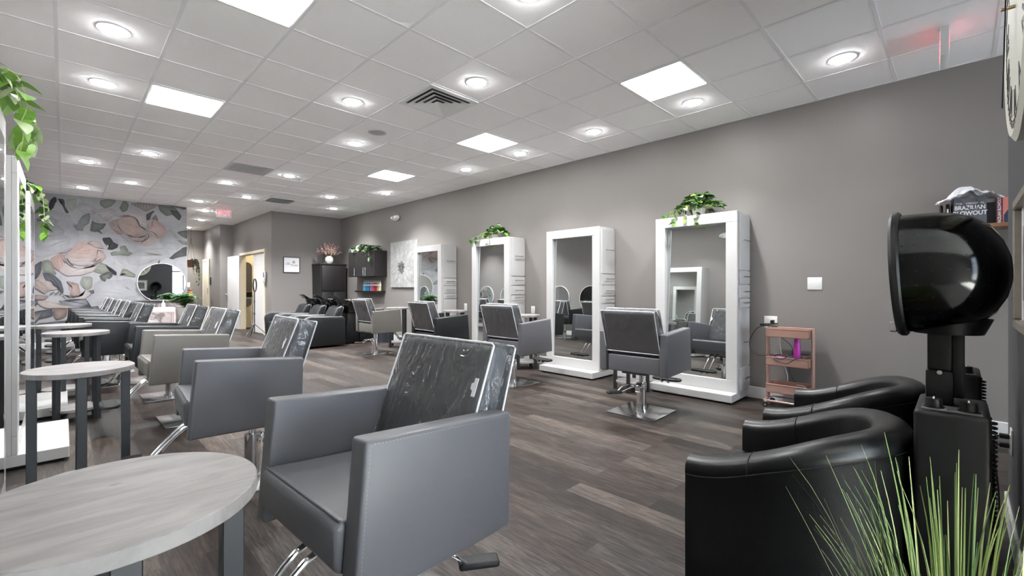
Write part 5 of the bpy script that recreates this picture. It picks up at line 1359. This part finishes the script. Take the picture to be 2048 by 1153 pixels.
# ---------------------------------------------------------------- hood dryers behind the tub chairs
def hood_dryer(label, loc):
    t = thing('hood_dryer', label, 'hair dryer', loc, 0, 'hood dryers against the partition')
    m = MB(); m.box(-.155, .155, -.085, .085, .14, .835, .014, 3); m.build('housing', M_BLKPL, t)
    m = MB(); m.box(-.13, .13, -.055, .055, 0, .14); m.build('base', M_BLKPL, t)
    m = MB(); m.box(-.135, -.055, -.068, .068, .835, .838, .001, 1)
    m.build('control_panel', pbr('grey_panel_print', srgb((92, 92, 92)), .4, nscale=60, namt=.5), t)
    for y in (-.038, .040):
        k_ = MB(); k_.cyl((-.095, y, .838), (-.095, y, .866), .022, .020, n=24); k_.cyl((-.095, y, .836), (-.095, y, .840), .026, n=24)
        kb = k_.build('control_knob', M_BLKPL, t)
        MB().box(-.112, -.078, y-.002, y+.002, .866, .868).build('pointer', M_PRINTW, kb)
    m = MB(); m.box(-.03, .05, -.005, .062, .835, .945, .006, 2); m.build('lower_column', M_BLKPL, t)
    m = MB(); m.box(-.026, .046, -.001, .058, .945, 1.10, .006, 2); m.box(-.02, .04, -.03, .0, .86, 1.12, .005, 2); m.build('upper_column', M_BLKPL, t)
    m = MB(); m.cyl((-.038, .028, .94), (.06, .028, .94), .007, n=10); m.build('height_screw', M_STEEL, t)
    Mh = Matrix.Translation((0, .128, 1.262)) @ Matrix.Rotation(R(-3), 4, 'X') @ Matrix.Rotation(R(90), 4, 'X')     # local z -> -y
    prof = [(.199, 0), (.198, .05), (.195, .10), (.186, .145), (.168, .185), (.138, .22), (.095, .245), (.045, .259), (0, .262)]
    m = MB(); m.lathe(prof, 56, M=Mh); hd = m.build('smoked_hood', M_SMOKE, t, sharp=180); hd['label'] = 'smoked clear dome'
    m = MB(); m.lathe([(.176, .004), (.172, .09), (.152, .15), (.115, .19), (.055, .212), (0, .216)], 48, M=Mh); inn = m.build('inner_bowl', pbr('matt_black_bowl', srgb((20, 20, 20)), .62, spec=.3), t, sharp=180)
    m = MB()
    for q, (r_, z_) in enumerate(((.176, .02), (.1755, .05), (.174, .085), (.163, .125), (.14, .165), (.10, .196))):
        nn = [26, 26, 26, 24, 20, 12][q]
        for k_ in range(nn):
            a = 2*pi*k_/nn; m.lathe([(.0022, 0), (.0038, .0016), (.0022, .0028), (.0022, 0)], 8, M=Mh @ Matrix.Translation((r_*cos(a), r_*sin(a), z_)) @ Matrix.Rotation(a, 4, 'Z') @ Matrix.Rotation(R(90), 4, 'Y'))
    m.build('hole_glint', pbr('pale_hole_glint', srgb((120, 118, 114)), .2, spec=.8), inn)  # pale beads put in as glints of the perforations
    m = MB(); m.lathe([(.172, -.012), (.206, -.012), (.212, -.004), (.212, .008), (.206, .014), (.172, .010), (.172, -.012)], 56, M=Mh); rim = m.build('hood_rim', M_BLKPL, t)
    m = MB(); m.box(-.075, -.045, .128, .150, 1.066, 1.10, .004, 1); m.build('hinge_clip', M_STEEL, t)
    m = MB(); m.lathe([(0, -.02), (.085, -.02), (.105, .03), (.06, .04), (0, .04)], 28, M=Matrix.Translation((.01, .01, 1.085))); m.build('hood_mount', M_BLKPL, t)
    # coiled hose down the wall side
    P = [(.02+.018*cos(i*.9), -.088+.010*sin(i*.9), .80-i*.0021) for i in range(300)]
    m = MB(); m.tube(P, .0055, 6); m.build('coil_hose', M_BLKPL, t)
hood_dryer('nearest black hood dryer with smoked dome, at the right edge of the photo', (2.04, .02, 0))
hood_dryer('second black hood dryer, only its column and knob box visible behind the nearest', (2.92, .02, 0))

# ---------------------------------------------------------------- partition: clock, frame, outlet with plugs
t = thing('wall_clock', 'huge cream wall clock with roman numerals, seen nearly edge-on at the right', 'clock', (2.33, YN, 2.19), pi)      # faces local -y
Mx = Matrix.Rotation(R(90), 4, 'X'); cr = .45
MB().lathe([(0, .001), (cr, .001), (cr+.008, .01), (cr+.008, .040), (cr-.012, .052), (cr-.03, .046), (0, .046)], 96, M=Mx).build('case', M_CLOCKF, t)
MB().lathe([(.385, .0462), (.385, .048), (.389, .048), (.389, .0462)], 96, M=Mx).build('minute_ring', M_NUM, t)
NUM = ['XII', 'I', 'II', 'III', 'IV', 'V', 'VI', 'VII', 'VIII', 'IX', 'X', 'XI']
for i, s_ in enumerate(NUM):
    a = pi/2-i*pi/6
    text_mesh(s_, .13, Matrix.Translation((cos(a)*.32, -.0465, sin(a)*.32)) @ Matrix.Rotation(-(a-pi/2), 4, 'Y') @ Matrix.Rotation(R(90), 4, 'X'), 'numeral', M_NUM, t, .0008, bold=.002, xs=.8)
m = MB()
for i in range(60):
    a = 2*pi*i/60; m.box(-.0025, .0025, -.0475, -.0464, .392, .412, M=Matrix.Rotation(a, 4, 'Y'))
m.build('minute_mark', M_NUM, t)
for nm, ang, L_, w in (('hour_hand', 20, .24, .009), ('minute_hand', 209.5, .345, .006)):
    m = MB(); m.prism([(-w, -.06), (w, -.06), (w*.8, L_*.7), (0, L_), (-w*.8, L_*.7)], -.071, -.067, 'y', M=Matrix.Rotation(R(ang), 4, 'Y')); m.build(nm, M_NUM, t)
m = MB(); m.cyl((0, -.046, 0), (0, -.080, 0), .006, n=12); m.build('spindle', M_BRASS, t)

t = thing('framed_photo', 'framed black and white picture on the dark partition below the clock', 'picture', (2.43, YN, 1.305), pi)
m = MB()
for a, b, c_, d in ((-.24, .24, -.25, -.215), (-.24, .24, .215, .25), (-.24, -.205, -.215, .215), (.205, .24, -.215, .215)): m.box(a, b, -.034, -.001, c_, d, .004, 1)
m.build('frame', M_TRIMSIL, t)
MB().box(-.205, .205, -.012, -.004, -.215, .215).build('mat_board', M_PAPER, t)
MB().box(-.13, .13, -.0135, -.0121, -.14, .14).build('photo', M_PHOTO, t)
o_ = plate('double outlet with two black plugs low on the dark partition', (3.28, YN, .46), pi, .08, .125)
for z in (-.022, .022):
    t = thing('power_plug', 'black power plug in the %s socket of the dark partition outlet' % ('upper' if z > 0 else 'lower'), 'plug', (3.28, YN, .46+z), pi)
    MB().box(-.014, .014, -.045, -.0105, -.011, .011, .004, 2).build('plug_body', M_RUBBER, t)
    m = MB(); m.tube(bez([(0, -.045, 0), (.03, -.065, -.03), (.12, -.05, -.25-z), (.22, -.06, -.44-z)], 20), .0035, 6); m.build('cord', M_RUBBER, t)

# ---------------------------------------------------------------- shelf with gift bag and boxes on the right wall
sh = tag(MB().box(W-.30, W-.001, -.95, .14, 1.685, 1.715, .002, 1).build('wall_shelf', M_WOODE), 'brown wooden shelf at the right edge holding the grey gift bag', 'shelf')
t = thing('gift_bag', 'grey gift bag lettered BRAZILIAN BLOWOUT, white tissue on top, on the wooden shelf', 'gift bag', (5.235, -.045, 1.7155), R(-78))
# local: front face looks to -y
MB().prism([(-.095, -.05), (.095, -.05), (.095, .05), (.06, .052), (-.06, .052), (-.095, .05)], 0, .225, 'z', .002, 1).build('bag_body', M_BAG, t)
Mt = Matrix.Translation((0, -.0508, 0)) @ Matrix.Rotation(R(90), 4, 'X')
lt = text_mesh('BRAZILIAN', .046, Mt @ Matrix.Translation((-.002, .146, 0)), 'lettering', M_PRINTW, t, .0004, bold=.0012, xs=.80)
text_mesh('BLOWOUT', .047, Mt @ Matrix.Translation((-.002, .101, 0)), 'lettering', M_PRINTW, t, .0004, bold=.0012, xs=.84)
text_mesh('THE   ORIGINAL', .019, Mt @ Matrix.Translation((-.002, .181, 0)), 'lettering', M_PRINTW, t, .0004, xs=1.25)
m = MB(); m.tube(bez([(-.05, -.053, .205), (-.035, -.060, .17), (0, -.066, .13), (.04, -.064, .14), (.058, -.058, .17), (.035, -.053, .21)], 24), .003, 6); m.build('handle', M_BAGD, t)
m = MB(); rnd = random.Random(2)
def tis(a, b):
    x = (a-.5)*.36; y = (b-.5)*.17
    r_ = abs(a-.5)*2
    z = .222+.115*(1-r_**1.6)*(.6+.8*noise.noise(V((a*4, b*3, 1)))+.3)+.02*noise.noise(V((a*11, b*9, 5)))-.012*r_
    return V((x-.02*(b-.5), y+.03*noise.noise(V((a*6, b*6, 9))), z-.034+.03*r_*r_))
m.grid(tis, 26, 16); m.build('tissue_paper', M_PAPER, t, sharp=12)
t = thing('gift_box', 'plain charcoal box on the wooden shelf just behind the gift bag', 'box', (5.325, -.170, 1.7155), R(-90))
MB().box(-.024, .024, -.045, .045, 0, .20, .002, 1).build('box_body', M_BAGD, t)
MB().box(-.0255, .0255, -.0465, .0465, .185, .215, .003, 1).build('folded_tissue', M_PAPER, t)
t = thing('product_box', 'plum box printed with a smiling woman and vertical BRAZILIAN BLOWOUT lettering', 'box', (5.27, -.296, 1.7155), R(-90))
MB().box(-.095, .095, -.04, .04, 0, .215, .002, 1).build('box_body', M_BOX, t)
text_mesh('BRAZILIAN BLOWOUT', .026, Matrix.Translation((-.078, -.0406, .106)) @ Matrix.Rotation(R(90), 4, 'X') @ Matrix.Rotation(R(90), 4, 'Z'), 'lettering', M_PRINTW, t, .0004, bold=.0006, xs=.80)
MB().box(-.060, .094, -.0412, -.040, .004, .212).build('salmon_panel', M_SALMON, t)
m = MB()
m.mi = 2; m.prism([(-.055, .005), (-.055, .07), (-.035, .11), (.01, .125), (.06, .105), (.09, .05), (.09, .005)], -.0418, -.0412, 'y')
m.mi = 1; m.prism(caps(.040, .135, .160), -.0421, -.0417, 'y', M=Matrix.Translation((.012, 0, 0)))
m.mi = 0; m.prism(caps(.026, .138, .158), -.0425, -.0420, 'y', M=Matrix.Translation((.004, 0, 0)))
m.mi = 3; m.prism([(-.006, .130), (.014, .133), (.010, .126), (.0, .124)], -.0428, -.0424, 'y'); m.prism([(.03, .01), (.085, .01), (.085, .05), (.03, .04)], -.0424, -.0417, 'y')
m.build('printed_portrait', [M_SKIN, M_HAIR, M_NAVY, M_PRINTW], t, flat=True)
t = thing('dark_book', 'thin dark booklet with pale spine lettering left of the gift bag', 'booklet', (5.25, .075, 1.7155), R(-90))
MB().box(-.012, .012, -.07, .07, 0, .19, .001, 1).build('cover', M_BLKPL, t)
m = MB()
for z0_, z1_ in ((.055, .09), (.105, .15)): m.box(-.005, .005, -.0706, -.0699, z0_, z1_)
m.build('spine_print', M_PRINTW, t)
t = thing('curling_wand', 'black wand standing upright at the left end of the wooden shelf', 'wand', (5.23, .115, 1.7155))
MB().lathe([(0, 0), (.022, 0), (.022, .015), (.012, .03), (.011, .175), (.008, .19), (0, .19)], 16).build('barrel', M_BLKPL, t)
MB().lathe([(.0225, .002), (.0228, .006), (.0225, .010)], 16).build('base_ring', M_RUBBER, t)

# ---------------------------------------------------------------- rose gold cart with tools
t = thing('utility_cart', 'rose gold three-tier rolling cart against the right wall', 'cart', (5.175, 1.215, 0))
# local: long side along y
for z in (.155, .43, .715):
    m = MB(); hx, hy, hh = .125, .185, .085
    m.box(-hx, hx, -hy, hy, z, z+.005)
    for a, b, c_, d in ((-hx, hx, -hy, -hy+.004), (-hx, hx, hy-.004, hy), (-hx, -hx+.004, -hy, hy), (hx-.004, hx, -hy, hy)): m.box(a, b, c_, d, z, z+hh, .0012, 1)
    m.tube([(-hx, -hy, z+hh), (hx, -hy, z+hh), (hx, hy, z+hh), (-hx, hy, z+hh)], .004, 6, closed=True)
    m.build('tray', M_ROSE, t)
for s_ in (-1, 1):
    for dx in (-.028, .028): MB().cyl((dx, s_*.198, .07), (dx, s_*.198, .80), .0105, n=12).build('post', M_ROSE, t)
m = MB(); m.box(-.13, -.115, -.205, .205, .062, .077, .002, 1); m.box(.115, .13, -.205, .205, .062, .077, .002, 1)
m.box(-.13, .13, -.212, -.19, .062, .077, .002, 1); m.box(-.13, .13, .19, .212, .062, .077, .002, 1); m.build('base_frame', M_ROSE, t)
for sx in (-.12, .12):
    for sy in (-.19, .19):
        w_ = MB(); w_.cyl((sx-.011, sy, .0255), (sx+.011, sy, .0255), .025, n=20); wh = w_.build('caster_wheel', M_RUBBER, t)
        w_ = MB(); w_.box(sx-.016, sx+.016, sy-.012, sy+.012, .048, .064, .003, 1); w_.cyl((sx-.013, sy, .0255), (sx+.013, sy, .0255), .011, n=14); w_.build('caster_fork', M_CHROME, wh)
CL = (5.175, 1.215)
t = thing('spray_can', 'tall magenta spray can standing on the middle tier of the rose gold cart', 'bottle', (CL[0]-.055, CL[1]-.075, .4365))
MB().lathe([(0, 0), (.028, 0), (.030, .006), (.030, .20), (.026, .225), (.0255, .24), (0, .24)], 28).build('can_body', M_MAGENTA, t)
MB().lathe([(.0258, .225), (.026, .235), (.026, .315), (.024, .32), (0, .32)], 28).build('cap', M_MAGENTA, t)
t = thing('hand_dryer', 'mauve hair dryer lying on the middle tier of the rose gold cart', 'hair dryer', (CL[0]-.02, CL[1]+.05, .485))
MB().lathe([(0, -.10), (.028, -.10), (.036, -.07), (.040, 0), (.034, .06), (.026, .10), (0, .10)], 24, M=Matrix.Rotation(R(90), 4, 'X')).build('barrel', M_PURPLE, t)
MB().box(-.075, -.02, -.05, -.02, -.018, .018, .012, 3).build('handle', M_PURPLE, t)
MB().lathe([(.026, .10), (.030, .10), (.030, .115), (.02, .118)], 24, M=Matrix.Rotation(R(90), 4, 'X')).build('nozzle_ring', M_BLKPL, t)
def cord(name, label, pts, r, mat, n=60): return tag(MB().tube(bez(pts, n), r, 7).build(name, mat), label, 'cord')
x0, y0 = CL
cord('dryer_cord', 'loose black cord looped over the middle tier of the rose gold cart',
     [(x0-.10, y0+.15, .53), (x0-.14, y0+.05, .50), (x0-.13, y0-.02, .54), (x0-.02, y0-.05, .56), (x0+.02, y0-.12, .55), (x0-.10, y0-.19, .56), (x0-.15, y0-.13, .53), (x0-.10, y0-.02, .525), (x0-.03, y0+.10, .53), (x0-.12, y0+.12, .50), (x0-.145, y0+.0, .465), (x0-.14, y0-.08, .52), (x0-.05, y0-.12, .525), (x0+.03, y0+.02, .53)], .004, M_RUBBER, 160)
t = thing('flat_iron', 'black flat iron hanging off the top tier of the rose gold cart', 'hair iron', (x0-.07, y0+.195, .83), R(80))
MB().box(-.11, .06, -.014, .014, -.012, .0, .005, 2).build('lower_plate', M_BLKPL, t)
MB().box(-.11, .06, -.014, .014, .002, .016, .005, 2, M=Matrix.Rotation(R(5), 4, 'Y')).build('upper_plate', M_BLKPL, t)
cord('iron_cord', 'black cord drooping from the top tier at the left of the rose gold cart',
     [(x0-.07, y0+.19, .825), (x0-.08, y0+.27, .80), (x0-.06, y0+.34, .70), (x0-.05, y0+.36, .60), (x0-.06, y0+.31, .53), (x0-.08, y0+.25, .515), (x0-.10, y0+.17, .525)], .0042, M_RUBBER)
cord('plug_cord', 'thin black cord from the double outlet down behind the rose gold cart',
     [(W-.05, 1.444, .83), (W-.07, 1.43, .76), (x0+.15, y0+.02, .60), (x0+.16, y0+.04, .35), (W-.03, y0-.05, .14), (W-.04, y0-.10, .008)], .003, M_RUBBER)
cord('white_cord', 'white cord hanging behind the rose gold cart down to the floor',
     [(W-.012, y0+.14, .79), (W-.05, y0+.13, .62), (W-.06, y0+.10, .45), (W-.05, y0+.06, .28), (W-.04, y0+.09, .14), (W-.05, y0+.12, .01)], .005, M_WHITEP)
t = thing('power_plug', 'black plug in the double outlet above the rose gold cart', 'plug', (W, 1.42, .845), R(-90))
MB().box(-.016, .016, -.05, -.0108, -.014, .022, .005, 2).build('plug_body', M_RUBBER, t)
MB().box(-.016, .016, -.056, -.050, -.008, .016, .002, 1).build('plug_grip', M_BLKPL, t)
cord('coiled_cord', 'tangle of white cord in the bottom tier of the rose gold cart',
     [(x0+.06*cos(i*.9)+.01*sin(i*2.1), y0-.05+.08*sin(i*.9), .175+.004*i) for i in range(15)], .004, M_WHITEP, 120)
t = thing('hair_clipper', 'dark clipper lying in the bottom tier of the rose gold cart', 'clipper', (x0-.03, y0-.10, .186), R(40))
MB().box(-.08, .05, -.022, .022, -.018, .018, .01, 3).build('clipper_body', M_BLKPL, t)
MB().box(.05, .075, -.02, .02, -.012, .006, .002, 1).build('blade', M_STEEL, t)

# ---------------------------------------------------------------- ornamental grass at the lower right corner
t = thing('ornamental_grass', 'tall thin-bladed green grass in the lower right corner', 'plant', (1.18, .005, 0))
MB().lathe([(0, 0), (.105, 0), (.135, .34), (.142, .345), (.142, .37), (.125, .37), (.12, .33), (0, .32)], 36).build('pot', M_TERRA, t)
MB().lathe([(0, .335), (.12, .333)], 24).build('soil', M_SOIL, t)
rnd = random.Random(77); mats = [M_GRASS, pbr('pale_grass_blade', srgb((162, 172, 112)), .5, nscale=7, namt=.25), pbr('deep_grass_blade', srgb((84, 112, 58)), .5, nscale=7, namt=.3)]
m = MB(); nb = 0
while nb < 210:
    a = rnd.uniform(0, 2*pi); q = rnd.random()**.5*.10; e = abs(rnd.gauss(0, .24)); L = rnd.uniform(.30, .58)
    dx, dy = cos(a), sin(a); b0 = V((dx*q, dy*q, .33)); P = []
    bend = rnd.uniform(.0, .28); tip_y = b0.y+dy*(sin(e)*L+bend*L*.7)
    if tip_y < -.165 or tip_y > .27: continue
    for k in range(9):
        u = k/8; P.append(b0+V((dx*(sin(e)*L*u+bend*L*u**3*.7), dy*(sin(e)*L*u+bend*L*u**3*.7), L*u*cos(e)-bend*L*.4*u**3)))
    s_ = V((-dy, dx, 0)); w = rnd.uniform(.0016, .0028); vs = []; fs = []
    for k, p in enumerate(P):
        ww = w*(1-.75*(k/8)**2); up_ = V((dx, dy, 0))*ww*.35
        vs += [p-s_*ww, p+up_, p+s_*ww]
    for k in range(8):
        i = k*3; fs += [(i, i+1, i+4, i+3), (i+1, i+2, i+5, i+4)]
    m.mi = rnd.choices((0, 1, 2), (4, 3, 3))[0]; m.faces(vs, fs); nb += 1
m.build('grass_blades', mats, t, sharp=180); t['kind'] = 'thing'
